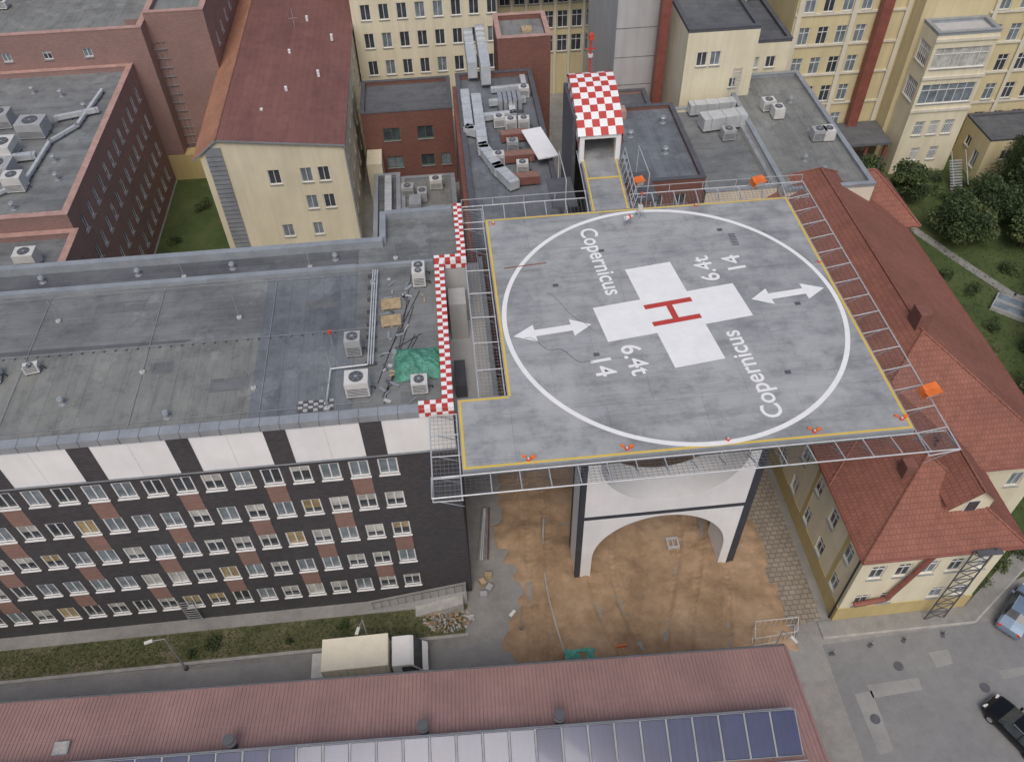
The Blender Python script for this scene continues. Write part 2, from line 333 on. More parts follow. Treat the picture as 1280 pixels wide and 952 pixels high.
# ------------------------------------------------------------ hospital wing A
g=G("dark_brick_hospital")
zs=[15.6,12.3,9.0,5.7,2.5];X0=-60
wins=[(-17.55-1.67*k-X0,z,1.14,1.5) for z in zs for k in range(25)]
facade(g,DBRICK,X0,-5.9,1,0,0,-1,-13.5-X0,0,17,wins,glasses=[G1,G1,G2,G2,G2,G2,G2,G3,G3,G3,G3,G4],depth=.13,ft=.09,sillm=FRAME)
for i in range(4):
    for k in range(25):
        if (k+i*2)%3==1:
            x=-17.55-1.67*k
            g.box("brick_panels",RPANEL,x-.57,-5.93,zs[i+1]+.78,x+.57,-5.897,zs[i]-.83)
facade(g,DBRICK,-13.5,-5.9,0,1,1,0,17.9,0,20,[])
g.poly("walls",DBRICK,[(X0,9,0),(-17.3,9,0),(-17.3,9,20),(X0,9,20)])
g.poly("walls",DBRICK,[(-17.3,9,0),(-17.3,12,0),(-17.3,12,20),(-17.3,9,20)])
g.poly("walls",DBRICK,[(-17.3,12,0),(-12.0,12,0),(-12.0,12,20),(-17.3,12,20)])
g.poly("walls",LGREY,[(-12.0,6.1,0),(-12.0,12,0),(-12.0,12,20),(-12.0,6.1,20)])
g.poly("walls",LGREY,[(-13.5,6.1,0),(-12.0,6.1,0),(-12.0,6.1,20),(-13.5,6.1,20)])
g.box("band",WHITE,X0,-6.1,17,-13.5,-5.7,20.0)
for x in (-18,-23.15,-28.3,-33.5,-38.6,-43.8,-49,-54):
    g.box("band_pilasters",DBRICK,x-.6,-6.13,16.98,x+.6,-5.99,19.99)
for i in range(17): g.bar("band_joints",LGREY,(-20.5-i*2.6,-6.105,17.05),(-20.5-i*2.6,-6.105,19.95),.008)
g.box("band_soffit",FLASH,X0,-6.14,16.86,-13.46,-5.7,16.975)
g.poly("roof",MEMB,[(X0,-5.9,20.02),(-13.5,-5.9,20.02),(-13.5,6.1,20.02),(-12.0,6.1,20.02),(-12.0,12,20.02),(-17.3,12,20.02),(-17.3,9,20.02),(X0,9,20.02)])
g.poly("roof",MEMB2,[(-24.6,-5.2,20.026),(-18.9,-5.2,20.026),(-18.9,6.5,20.026),(-24.6,6.5,20.026)])
g.poly("roof",MEMB4,[(-58,-5.2,20.026),(-24.62,-5.2,20.026),(-24.62,1.2,20.026),(-58,1.2,20.026)])
g.poly("roof_patch",MEMB3,[(-58,1.2,20.034),(-40,1.3,20.034),(-29,1.25,20.034),(-28.6,1.45,20.034),(-36,1.62,20.034),(-58,1.7,20.034)])
for x,y,w,h in ((-22,3.2,1.6,1.0),(-27,-3,2.2,1.0),(-35,4.4,3.0,1.0),(-30.5,-1.2,1.2,.9),(-16.3,-5.0,1.4,.8),(-46,-2.4,2.5,1.0)):
    g.poly("roof_patch",MPATCH,[(x,y,20.036),(x+w,y,20.036),(x+w,y+h,20.036),(x,y+h,20.036)])
g.box("parapet",FLASH,X0,-6.2,20.03,-15.3,-5.6,20.5)
for i in range(42):
    x=-59.5+i*1.05
    g.box("parapet_joints",DGREY,x,-6.22,20.02,x+.025,-5.58,20.508)
g.box("parapet",FLASH,X0,8.75,20.03,-17.3,9.2,20.6);g.box("parapet",FLASH,-17.5,9.2,20.03,-17.1,12.0,20.6);g.box("parapet",FLASH,-17.1,11.7,20.03,-12.6,12.1,20.6)
g.box("roof_step",FLASH,X0,6.55,20.03,-19,6.95,20.32);g.box("roof_step",FLASH,-19,6.6,20.03,-14.1,6.9,20.3)
g.poly("roof",MEMB3,[(X0,6.96,20.03),(-18.9,6.96,20.03),(-18.9,8.74,20.03),(X0,8.74,20.03)])
def checkrun(x0,y0,x1,y1,z0,z1,rows,step,axis):
    g.box("checked_parapet",WHITEP,x0,y0,z0,x1,y1,z1)
    L=(y1-y0) if axis=='Y' else (x1-x0);n=max(1,round(L/step))
    for i in range(n):
        for r in range(rows+2):
            if (i+r)%2: continue
            if axis=='Y':
                a=y0+L*i/n;b=y0+L*(i+1)/n;w=(x1-x0)/rows
                if r<rows: g.poly("checked_parapet",REDP,[(x0+w*r,a,z1+.005),(x0+w*(r+1),a,z1+.005),(x0+w*(r+1),b,z1+.005),(x0+w*r,b,z1+.005)])
                else:
                    h=(z1-z0)/2;zz=z1-h*(r-rows+1)
                    g.poly("checked_parapet",REDP,[(x0-.005,a,zz),(x0-.005,b,zz),(x0-.005,b,zz+h),(x0-.005,a,zz+h)])
                    g.poly("checked_parapet",REDP,[(x1+.005,a,zz),(x1+.005,b,zz),(x1+.005,b,zz+h),(x1+.005,a,zz+h)])
            else:
                a=x0+L*i/n;b=x0+L*(i+1)/n;w=(y1-y0)/rows
                if r<rows: g.poly("checked_parapet",REDP,[(a,y0+w*r,z1+.005),(b,y0+w*r,z1+.005),(b,y0+w*(r+1),z1+.005),(a,y0+w*(r+1),z1+.005)])
                else:
                    h=(z1-z0)/2;zz=z1-h*(r-rows+1)
                    g.poly("checked_parapet",REDP,[(a,y0-.005,zz),(b,y0-.005,zz),(b,y0-.005,zz+h),(a,y0-.005,zz+h)])
checkrun(-14.0,-5.6,-13.4,6.1,20.03,20.7,2,.32,'Y')
checkrun(-12.5,6.7,-11.95,12.15,20.03,20.7,2,.32,'Y')
checkrun(-14.0,6.1,-11.95,6.7,20.03,20.7,2,.32,'X')
checkrun(-15.3,-6.2,-13.4,-5.6,20.03,20.7,2,.32,'X')
g.box("link_slab",LGREY,-13.49,-5.3,15.2,-10.7,6.0,15.5);g.box("link_slab",LGREY,-11.9,6.1,15.2,-10.7,12,15.5)
g.box("link_kerb",FLASH,-11.0,-5.3,15.5,-10.7,12,16.0);g.box("link_box",LGREY,-13.3,4.2,15.5,-12.2,5.8,18.6);g.box("link_box",DGREY,-13.3,-1,15.5,-12.6,1.2,16.6)
for y in (-4,-1.2,1.6,4.4): g.bar("link_rail",STEEL,(-11.1,y,15.9),(-11.1,y,17.0),.03)
g.bar("link_rail",STEEL,(-11.1,-5,17),(-11.1,11.5,17),.03)
g.done()
g=G("entrance_ramp")
g.poly("ramp",PAVE,[(-21,-6.7,.1),(-13.9,-6.7,1.5),(-13.9,-5.95,1.5),(-21,-5.95,.1)])
g.poly("ramp_wall",LGREY,[(-21,-6.7,0),(-13.9,-6.7,0),(-13.9,-6.7,1.6),(-21,-6.7,.2)])
for i in range(9): g.box("steps",KERB,-17.6+i*.38,-7.5,0,-17.22+i*.38,-6.72,.13*(i+1))
for i in range(12):
    x=-20.5+i*.58;z=.1+(x+21)*.197
    g.bar("railing",DGREY,(x,-6.7,z),(x,-6.7,z+1),.02)
g.bar("railing",DGREY,(-20.6,-6.7,1.15),(-14,-6.7,2.45),.025);g.done()
g=G("fire_ladder")
for dx in (0,.9): g.bar("rail",GALV,(-33.4+dx,-6.2,.3),(-33.4+dx,-6.2,3.2),.04)
for i in range(9): g.bar("rung",GALV,(-33.4,-6.2,.5+i*.3),(-32.5,-6.2,.5+i*.3),.03)
g.done()
# roof kit --------------------------------------------------
def acunit(x,y,z,w=1.1,d=.8,h=.9,rz=None,m=None):
    g=G("air_conditioning_unit")
    if rz is None: rz=random.choice([0,0,.05,math.pi/2,-.06])
    m=m or random.choice([ACW,ACW,ACG])
    g.box("casing",m,-w/2,-d/2,.12,w/2,d/2,h)
    g.cyl("fan_ring",DGREY,0,0,h+.002,min(w,d)*.36,.05,20);g.cyl("fan_hub",GALV,0,0,h+.05,.09,.03,8)
    for a in range(6): g.bar("fan_guard",GALV,(0,0,h+.07),(min(w,d)*.36*math.cos(a*1.047),min(w,d)*.36*math.sin(a*1.047),h+.07),.012)
    for i in range(5): g.box("louvres",DGREY,-w/2+.08,-d/2-.012,.25+i*.12,w/2-.08,-d/2-.002,.3+i*.12)
    for sx in (-1,1): g.box("feet",DGREY,sx*w*.4-.05,-d/2,0,sx*w*.4+.05,d/2,.118)
    g.bar("pipework",BLACK,(w/2,0,.3),(w/2+.25,0,.3),.03,6);g.bar("pipework",BLACK,(w/2+.25,0,.3),(w/2+.25,.1,.0),.03,6)
    g.done((x,y,z),rz)
def vent(x,y,z,r=.18,h=.6,m=None):
    g=G("roof_vent");g.cyl("pipe",m or GALV,0,0,0,r,h,14);g.cyl("cowl",m or GALV,0,0,h+.02,r*1.6,.12,14,r*1.2)
    g.cyl("flange",FLASH,0,0,0,r*1.8,.03,14);g.done((x,y,z))
def duct(name,pts,w=.6,h=.5,m=None,zoff=.25):
    g=G(name);m=m or DUCT
    for a,b in zip(pts,pts[1:]):
        a=Vector(a);b=Vector(b);d=b-a;L=d.length;ang=math.atan2(d.y,d.x);c=(a+b)/2
        g.obox("duct_run",m,(c.x,c.y,c.z+zoff+h/2),(L+w*.98,w,h),ang)
        n=int(L/1.1)
        for i in range(n+1):
            p=a+d*(i/max(1,n));g.obox("flanges",GALV,(p.x,p.y,p.z+zoff+h/2),(.05,w+.08,h+.08),ang)
            g.obox("legs",DGREY,(p.x,p.y,p.z+zoff/2),(.06,w*.9,zoff-.01),ang)
    g.done()
R=20.03
acunit(-18.9,-.8,R,.9,.9,1.3,0,ACG);acunit(-18.6,-3.9,R,1.3,1.1,1.2,0,ACW);acunit(-15.2,-4.2,R,.9,.8,.9,0,ACW);acunit(-15.0,5.6,R,.8,.8,.9,0);acunit(-15.0,4.7,R,.8,.6,1.2,0);acunit(-39.5,-.6,R,1.1,.9,.7,.2);acunit(-37.3,-.2,R,.8,.5,.6,.2)
for x,y in ((-16.6,-1.4),(-17.9,4.9),(-35,-2.9),(-29,-4.6),(-20.4,7.9),(-27,7.8),(-33,7.9),(-39,7.9)): vent(x,y,R,.12,.35)
g=G("lightning_rod")
for x,y in ((-20.3,-5),(-26,3),(-31,-1),(-37,4),(-22,7.3),(-30,7.3),(-43,2),(-16.5,7.5),(-24.5,-3)):
    g.cyl("foot",LGREY,x,y,R,.16,.12,10);g.cyl("rod",GALV,x,y,R+.1,.022,1.6,5)
g.done()
g=G("lightning_conductor")
for y in (-4.9,1.0,6.1): g.bar("wire",GALV,(-58,y,R+.07),(-18,y+.1,R+.07),.018)
for x in (-24,-31,-38): g.bar("wire",GALV,(x,-5,R+.07),(x,6.3,R+.07),.018)
for i in range(60): g.box("block",DGREY,-56+i*.64-.05,.92,R,-56+i*.64+.05,1.08,R+.06)
g.done()
g=G("pipe_rack")
for dx in (0,.14,.28): g.bar("pipe",DUCT,(-18.1+dx,-2.2,R+.35),(-17.9+dx,6.1,R+.35),.045,8)
for i in range(8):
    y=-2+i*1.1;g.box("stand",DGREY,-18.25,y,R,-17.65,y+.08,R+.3)
g.bar("pipe",DUCT,(-18.1,-2.2,R+.35),(-20.2,-2.3,R+.35),.045,8);g.bar("pipe",DUCT,(-20.2,-2.3,R+.35),(-20.3,-4.8,R+.35),.045,8)
for x,y in ((-20.3,-4.8),(-20.2,-2.3),(-20.25,-3.5)): g.bar("post",GALV,(x,y,R),(x,y,R+1.6),.03)
g.done()
g=G("roof_materials")
for i in range(45):
    x=random.uniform(-17.4,-14.5);y=random.uniform(-5,5.5)
    if abs(x+15.1)<1.6 and abs(y+2.2)<1.4: continue
    g.obox("offcuts",random.choice([LGREY,WOOD,FLASH,FLASH,DGREY]),(x,y,R+.06),(random.uniform(.12,.7),random.uniform(.05,.22),.06),random.random()*6)
for i in range(7): g.bar("cables",BLACK,(random.uniform(-17.6,-16.5),random.uniform(-5,0),R+.04),(random.uniform(-16,-14.5),random.uniform(0,5.8),R+.04),.02)
g.done()
g=G("beacon_light");g.cyl("post",GALV,-20.2,-.2,R,.03,1.1,6);g.cyl("lamp",REDL,-20.2,-.2,R+1.1,.1,.22,10);g.done()
for (x,y) in ((-16.8,3.0),(-16.8,1.5)):
    g=G("timber_pallet")
    for i in range(7): g.box("boards",WOOD,-.6,-.45+i*.14,.12,.6,-.45+i*.14+.11,.15)
    for i in (-.5,0,.45): g.box("bearers",WOOD,i-.05,-.45,0,i+.05,.5,.118)
    g.done((x,y,R+.01),.05)
g=G("paving_stack")
for i in range(7):
    for j in range(4): g.box("slab",LGREY if (i+j)%2 else DGREY,-21.9+i*.28,-5.1+j*.2,R,-21.9+i*.28+.24,-5.1+j*.2+.16,R+.06+.03*random.random())
g.done()
vs=[];fs=[];N=56
for j in range(N+1):
    for i in range(N+1):
        u=i/N*2-1;v=j/N*2-1
        x=u*1.5*(1+.12*noise.noise(Vector((v*2,3,2))));y=v*1.25*(1+.15*noise.noise(Vector((u*2,7,5))))
        r=max(abs(u)**2.2,abs(v)**2.2)
        rg=1-abs(noise.noise(Vector((u*2.6+v,v*1.6,8))))*2
        z=max(0.01,(1-r)*.8*(.7+.6*noise.noise(Vector((u*1.3,v*1.3,1))))+.16*rg*(1-r*.6)+.07*noise.noise(Vector((u*9,v*8,3))))
        vs.append((-15.15+x,-2.2+y,R+z))
for j in range(N):
    for i in range(N): a=j*(N+1)+i;fs.append((a,a+1,a+N+2,a+N+1))
single("green_tarpaulin",TARP,vs,fs,False)
# ------------------------------------------------------------ helipad
g=G("helipad")
H=10.45;Z=20.4
deck=[(-13.2,-10.3),(H,-10.3),(H,H),(-H,H),(-H,-5.5),(-13.2,-5.5)]
g.poly("deck",DECK,[(x,y,Z) for x,y in deck])
g.poly("deck_underside",LGREY,[(x,y,Z-.5) for x,y in deck])
for a,b in zip(deck,deck[1:]+deck[:1]): g.poly("deck_edge",FLASH,[(a[0],a[1],Z),(b[0],b[1],Z),(b[0],b[1],Z-.5),(a[0],a[1],Z-.5)])
g.box("edge_beam",DGREY,-12.8,-9.7,19.0,H-.5,-9.3,19.88);g.box("edge_beam",DGREY,H-.9,-9.28,19.0,H-.5,H-.5,19.88);g.box("edge_beam",DGREY,-9.9,H-.9,19.0,H-.92,H-.5,19.88);g.box("edge_beam",DGREY,-9.9,-9.28,19.0,-9.5,H-.92,19.88)
for x in (-6,-2,2,6): g.box("girder",DGREY,x-.2,-9.25,19.0,x+.2,H-.95,19.87)
def strip(m,pts,z): g.poly("markings",m,[(x,y,z) for x,y in pts])
zm=Z+.006
w=.14;e=.06
for x0,y0,x1,y1 in ((-13.2+e,-10.3+e,H-e,-10.3+e+w),(H-e-w,-10.3+e+w,H-e,H-e-w),(-H+e,H-e-w,H-e,H-e),(-H+e,-5.5-e,-H+e+w,H-e-w),(-13.2+e,-5.5-e-w,-H+e,-5.5-e),(-13.2+e,-10.3+e+w,-13.2+e+w,-5.5-e-w)):
    strip(YELP,rect(x0,y0,x1,y1),zm)
n=160
for i in range(n):
    a=2*math.pi*i/n;b=2*math.pi*(i+1)/n
    strip(WHITEP,[(9.92*math.cos(a),9.92*math.sin(a)),(10.2*math.cos(a),10.2*math.sin(a)),(10.2*math.cos(b),10.2*math.sin(b)),(9.92*math.cos(b),9.92*math.sin(b))],Z+.010)
th=math.radians(7.6)
def rot(pts,t=th): return [(x*math.cos(t)-y*math.sin(t),x*math.sin(t)+y*math.cos(t)) for x,y in pts]
strip(WHITEP,rot([(-1.5,-4.4),(1.5,-4.4),(1.5,-1.5),(4.5,-1.5),(4.5,1.5),(1.5,1.5),(1.5,4.4),(-1.5,4.4),(-1.5,1.5),(-4.5,1.5),(-4.5,-1.5),(-1.5,-1.5)]),zm)
strip(REDP,rot([(-1.5,-.95),(1.5,-.95),(1.5,-.57),(.19,-.57),(.19,.57),(1.5,.57),(1.5,.95),(-1.5,.95),(-1.5,.57),(-.19,.57),(-.19,-.57),(-1.5,-.57)]),Z+.012)
for sgn in (1,-1):
    A=[(5.0,0),(6.2,.72),(6.2,.26),(8.4,.26),(8.4,.72),(9.7,0),(8.4,-.72),(8.4,-.26),(6.2,-.26),(6.2,-.72)]
    strip(WHITEP,rot([(sgn*x,sgn*y) for x,y in A],math.radians(5.8)),zm)
def textmesh(body,cx,cy,ang,length,height):
    cu=bpy.data.curves.new("t",'FONT');cu.body=body;cu.align_x='CENTER';cu.align_y='CENTER';cu.offset=.014;cu.resolution_u=5
    o=bpy.data.objects.new("t",cu);S.collection.objects.link(o);bpy.context.view_layer.update()
    me=bpy.data.meshes.new_from_object(o.evaluated_get(bpy.context.evaluated_depsgraph_get()))
    bpy.data.objects.remove(o)
    xs=[v.co.x for v in me.vertices];ys=[v.co.y for v in me.vertices]
    sx=length/(max(xs)-min(xs));sy=height/(max(ys)-min(ys));mx_=(max(xs)+min(xs))/2;my=(max(ys)+min(ys))/2
    vs=[]
    for v in me.vertices:
        x=(v.co.x-mx_)*sx;y=(v.co.y-my)*sy
        vs.append((cx+x*math.cos(ang)-y*math.sin(ang),cy+x*math.sin(ang)+y*math.cos(ang),Z+.008))
    g.faces("lettering",WHITEP,vs,[list(p.vertices) for p in me.polygons])
d=math.radians
textmesh("Copernicus",-3.6,5.25,d(-84.5),6.7,1.5)
textmesh("Copernicus",3.35,-5.35,d(95.5),6.7,1.5)
textmesh("6.4t",2.95,3.65,d(97.5),2.4,1.2);textmesh("14",4.85,4.05,d(97.5),1.35,1.2)
textmesh("6.4t",-2.95,-3.65,d(-82.5),2.4,1.2);textmesh("14",-4.85,-4.05,d(-82.5),1.35,1.2)
for x,y in ((-3.2,6.2),(4.9,7.4),(7.6,-.2),(5.2,-5.6),(-5.1,-3.0),(-6.6,3.2)):
    g.box("drain",DGREY,x-.17,y-.13,Z+.001,x+.17,y+.13,Z+.015)
for i in range(8): g.box("grate",DGREY,5.3,5.7+i*.16,Z+.001,5.75,5.78+i*.16,Z+.014)
g.bar("rust_bar",BROWN,(-9.6,5.2,Z+.03),(-6.9,5.4,Z+.03),.03)
c=[Vector((-9.0+.28*i,-1.2-.2*i+.25*math.sin(i*1.1),Z+.015)) for i in range(14)]
for a,b in zip(c,c[1:]): g.bar("cable",DGREY,a,b,.012,4)
c=[Vector((-7.2+.2*i,2.6-.34*i+.2*math.sin(i*.8),Z+.015)) for i in range(12)]
for a,b in zip(c,c[1:]): g.bar("cable",DGREY,a,b,.010,4)
for k,(x,y) in enumerate(((-9.8,-10.0),(-4.7,-9.9),(.6,-9.9),(5.2,-9.9),(10.0,-9.6),(10.2,3.4),(4,10.2),(-9.9,9.9))):
    g.cyl("edge_light",REDL,x,y,Z+.002,.11,.1,10);g.cyl("edge_light_cap",ACW,x,y,Z+.105,.06,.06,8)
    if k in (0,1,3,4): g.obox("edge_light_tag",ORANGE,(x+.24,y+.1,Z+.08),(.26,.14,.14),.5);g.obox("edge_light_tag",ORANGE,(x-.2,y+.2,Z+.08),(.2,.1,.12),-.5)
g.done()
g=G("safety_net")
def net(p1,p2,off,zi=20.15,zo=20.45,step=1.5):
    p1=Vector(p1);p2=Vector(p2);off=Vector(off);L=(p2-p1).length;n=max(1,round(L/step))
    def q(t,s): p=p1.lerp(p2,t)+off*s;return (p.x,p.y,zi+(zo-zi)*s)
    for s in (.04,1): g.bar("rails",STEEL,q(0,s),q(1,s),.042,6)
    for i in range(n+1): g.bar("brackets",STEEL,q(i/n,0),q(i/n,1),.034,5);
    for i in range(n+1):
        a=Vector(q(i/n,.8));b=Vector(q(i/n,0));b.z-=.55;g.bar("struts",FLASH,a,b,.025,4)
    k=int(L/.26)
    for i in range(k): g.bar("mesh_wires",NETM,q((i+.5)/k,0),q((i+.5)/k,1),.010,3)
    for i in range(1,7): g.bar("mesh_wires",NETM,q(0,i/7),q(1,i/7),.010,3)
net((-14.8,-10.35,),(12.1,-10.35),(0,-1.5))
net((H+.05,-11.9),(H+.05,12.0),(1.6,0))
net((-.2,H+.05),(12.1,H+.05),(0,1.5));net((-11.9,H+.05),(-3.3,H+.05),(0,1.5))
net((-H-.05,-5.4),(-H-.05,12.0),(-1.5,0),20.15,20.2,2.2)
net((-13.25,-11.9),(-13.25,-6.3),(-1.5,0),20.15,20.2)
for x0,x1 in ((-11.9,-3.3),(.2,12)):
    n=int((x1-x0)/2.0)
    for i in range(n+1):
        x=x0+(x1-x0)*i/n;g.bar("posts",STEEL,(x,H+1.55,20.45),(x,H+1.6,21.0),.026)
    g.bar("posts",STEEL,(x0,H+1.6,21.0),(x1,H+1.6,21.0),.026)
g.done()
def windmark(x,y,z,s=1):
    g=G("orange_floodlight");g.cyl("post",GALV,0,0,0,.05,.4,8);g.obox("housing",ORANGE,(0,0,.65),(.85*s,.55*s,.5*s),.25,.2);g.obox("visor",ORANGE,(0,-.36,.9),(.9*s,.36,.05),.25);g.obox("lens",ACW,(.08,-.3,.6),(.62*s,.04,.34),.25,.2);g.done((x,y,z))
windmark(8.6,11.5,20.45);windmark(11.9,-8.3,20.35,1.05);windmark(.5,12.7,20.4,.8)
g=G("wind_sensor")
g.cyl("mast",GALV,0,0,0,.04,1.9,8);g.bar("crossarm",GALV,(-.3,0,1.7),(.3,0,1.7),.03)
for a in range(3): g.bar("leg",GALV,(0,0,1.0),(.45*math.cos(a*2.1),.45*math.sin(a*2.1),0),.025)
g.box("cabinet",ACW,-.15,-.12,.6,.15,.12,1.05);g.cyl("lamp",REDL,.0,0,1.92,.08,.15,8);g.done((-.1,9.3,Z+.01))
g=G("windsock_marker");g.cyl("pole",GALV,0,0,0,.03,.7,6);g.bar("sock",WHITE,(0,0,.6),(.5,.3,.55),.16,10,.08);g.bar("sock_band",REDL,(.2,.12,.58),(.34,.2,.57),.14,10);g.done((-1.2,8.6,Z+.01))
g=G("arched_support_frame");y0,y1=-5.7,-3.0;x0,x1=-6.0,5.65;xm=(x0+x1)/2;R_=4.72;N=48
xs=[x0]+[xm-R_*math.cos(math.pi*i/N) for i in range(N+1)]+[x1];zc1=2.5;zc2=13.7
for i in range(len(xs)-1):
    a,b=xs[i],xs[i+1]
    def h(x): return math.sqrt(max(0,R_*R_-(x-xm)**2))
    ha,hb=h(a),h(b)
    for y in (y0,y1):
        if i==0 or i==len(xs)-2: g.poly("frame",WHITE,[(a,y,0),(b,y,0),(b,y,19),(a,y,19)])
        else:
            g.poly("frame",WHITE,[(a,y,zc1+ha),(b,y,zc1+hb),(b,y,zc2-hb),(a,y,zc2-ha)])
            g.poly("frame",WHITE,[(a,y,zc2+ha),(b,y,zc2+hb),(b,y,19),(a,y,19)])
    if 0<i<len(xs)-2:
        for za,zb in ((zc1+ha,zc1+hb),(zc2-ha,zc2-hb),(zc2+ha,zc2+hb)):
            g.poly("opening_reveals",WHITE,[(a,y0,za),(b,y0,zb),(b,y1,zb),(a,y1,za)])
for x in (xm-R_,xm+R_): g.poly("opening_reveals",WHITE,[(x,y0,0),(x,y1,0),(x,y1,zc1),(x,y0,zc1)])
for x in (x0,x1): g.poly("frame",WHITE,[(x,y0,0),(x,y1,0),(x,y1,19),(x,y0,19)])
t=.34
g.box("dark_edges",DARK,x0-.02,y0-.03,0,x0+t,y0-.003,18.99);g.box("dark_edges",DARK,x1-t-.15,y0-.03,0,x1+.02,y0-.003,18.99)
g.box("dark_edges",DARK,x0-.03,y0-.03,0,x0-.021,y0+.3,18.99);g.box("dark_edges",DARK,x0-.03,y1-.4,0,x0-.003,y1,18.99)
g.box("dark_edges",DARK,x1+.022,y0,0,x1+.04,y1,18.99);g.box("dark_edges",DARK,x0+t+.01,y0-.028,7.5,x1-t-.16,y0-.003,7.85)
for x in (-5.4,5.0): g.box("rear_columns",LGREY,x-.5,7.2,0,x+.5,8.2,19)
g.done()
g=G("walkway")
L0,R0,L1,R1=(-3.15,H+.02),(-.45,H+.02),(-2.75,19.5),(.0,19.5)
g.poly("deck",DECK,[(*L0,Z),(*R0,Z),(*R1,Z),(*L1,Z)])
for a,b in ((L0,L1),(R0,R1)): g.poly("edge",FLASH,[(*a,Z),(*b,Z),(*b,Z-.6),(*a,Z-.6)] if False else [(a[0],a[1],Z),(b[0],b[1],Z),(b[0],b[1],Z-.6),(a[0],a[1],Z-.6)])
for a,b,s in ((L0,L1,.12),(R0,R1,-.12)):
    g.poly("yellow_line",YELP,[(a[0]+s,a[1],Z+.006),(a[0]+s*2,a[1],Z+.006),(b[0]+s*2,b[1],Z+.006),(b[0]+s,b[1],Z+.006)])
g.poly("yellow_line",YELP,[(-2.85,14.2,Z+.012),(-.55,14.2,Z+.012),(-.55,14.4,Z+.012),(-2.85,14.4,Z+.012)])
for a,b,s in ((L0,L1,-.1),(R0,R1,.1)):
    for i in range(8):
        t=i/8*.75;x=a[0]+(b[0]-a[0])*t+s;y=a[1]+(b[1]-a[1])*t
        g.bar("railing",STEEL,(x,y,Z-.3),(x+s*3,y,Z+1.0),.03)
    for zz in (.5,1.0):
        g.bar("railing",STEEL,(a[0]+s+s*3*(zz+.3)/1.3,a[1],Z+zz),(a[0]+(b[0]-a[0])*.66+s+s*3*(zz+.3)/1.3,a[1]+(b[1]-a[1])*.66,Z+zz),.03)
for x in (-4.6,1.2): 
    for yy in (12.6,16.2): g.bar("side_stair_posts",STEEL,(x,yy,18.5),(x,yy,21.6),.05)
    g.bar("side_stair_posts",STEEL,(x,12.6,21.6),(x,16.2,21.6),.04);g.box("side_platform",DGREY,x-.9,12.6,19.3,x+.9,16.2,19.4)
g.done()
g=G("lift_tower")
tx0,tx1=-3.15,.0;ty=16.6;zt=22.5
g.box("shaft_wall",DGREY,tx0-.25,ty+1.0,0,tx0,22.6,23.4);g.box("shaft_wall",DGREY,tx0,22.3,0,tx1,22.6,23.3);g.box("shaft_wall",LGREY,tx1-.2,ty+1.5,0,tx1,22.3,23)
g.box("shaft_floor",DECK,tx0+.02,19.5,20.2,tx1-.2,22.3,20.38)
g.box("back_wall",LGREY,tx0+.1,19.4,20.4,tx1-.25,19.6,23.6)
g.box("door",DGREY,-2.3,19.35,20.4,-.8,19.398,22.4);g.box("door",GALV,-1.57,19.33,20.4,-1.53,19.348,22.4)
g.box("portal",WHITE,tx0+.1,ty,20.2,tx0+.45,ty+.5,zt);g.box("portal",WHITE,tx1-.4,ty,20.2,tx1-.05,ty+.5,zt);g.box("portal",WHITE,tx0+.1,ty+.001,zt-.35,tx1-.05,ty+.3,zt+.05)
prof=[]
for i in range(11):
    t=i/10;prof.append((ty-.15+5.2*t,zt+2.0*math.sin(t*math.pi/2)**.9))
prof+= [(22.2,24.3),(22.5,23.9),(22.62,23.3)]
nxh=6;xa,xb=tx0-.05,tx1+.1
for i in range(len(prof)-1):
    for k in range(nxh):
        m=REDP if (i+k)%2 else WHITEP
        u0=xa+(xb-xa)*k/nxh;u1=xa+(xb-xa)*(k+1)/nxh
        g.poly("checked_hood",m,[(u0,*prof[i]),(u1,*prof[i]),(u1,*prof[i+1]),(u0,*prof[i+1])])
for x in (xa,xb):
    for i in range(10):
        y0,z0=prof[i];y1,z1=prof[i+1]
        for r in range(2):
            a0=z0-.5*r;a1=z1-.5*r
            g.poly("checked_hood",REDP if (i+r)%2 else WHITEP,[(x,y0,a0),(x,y1,a1),(x,y1,a1-.5),(x,y0,a0-.5)])
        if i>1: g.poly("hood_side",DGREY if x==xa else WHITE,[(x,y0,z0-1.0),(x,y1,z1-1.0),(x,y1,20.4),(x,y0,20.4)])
g.done()
g=G("signal_mast");g.cyl("mast",REDP,-1.5,22.4,23.8,.08,2.9,8);g.cyl("lamp",REDL,-1.5,22.4,26.7,.2,.4,10);g.cyl("lamp_base",ACW,-1.5,22.4,25.4,.2,.2,10)
g.bar("crossarm",REDP,(-1.9,22.4,26.0),(-1.1,22.4,26.0),.05);g.done()
# ------------------------------------------------------------ brick buildings upper left (B)
g=G("brick_hospital_wing")
ew=grid(2.2,2.0,12,[11.7,8.6,5.3,2.2],.85,1.6)
block(g,-85,24,-44,50,0,13.6,PBRICK,MEMB,PCAP,.5,.5,Ew=ew,Sw=grid(2,3,12,[12],1,1.2))
block(g,-85,8,-43.6,23.9,0,12.2,PBRICK,MEMB,PCAP,.5,.5,Ew=grid(2,2.0,7,[10.2,7,3.8],.85,1.6))
g.done()
g=G("brick_hospital_wing")
block(g,-95,50.1,-42,66,0,17.2,PBRICK,MEMB4,PCAP,.5,.5,Sw=grid(3,4,12,[15.5],.9,.9))
block(g,-42,52,-36,80,0,17.8,PBRICK,MEMB4,PCAP,.5,.5,Ew=grid(3,3,6,[14,10],.9,1.4))
block(g,-75,66.1,-42.1,95,0,20,PBRICK,MEMB3,PCAP,.5,.5,Sw=grid(3,4,7,[18],.9,.9))
facade(g,PBRICK,-44,51.9,1,0,0,-1,8,0,17.8,[(2.6,9,1.5,12.5)],frame=GALV,glasses=[G2],mull=2)
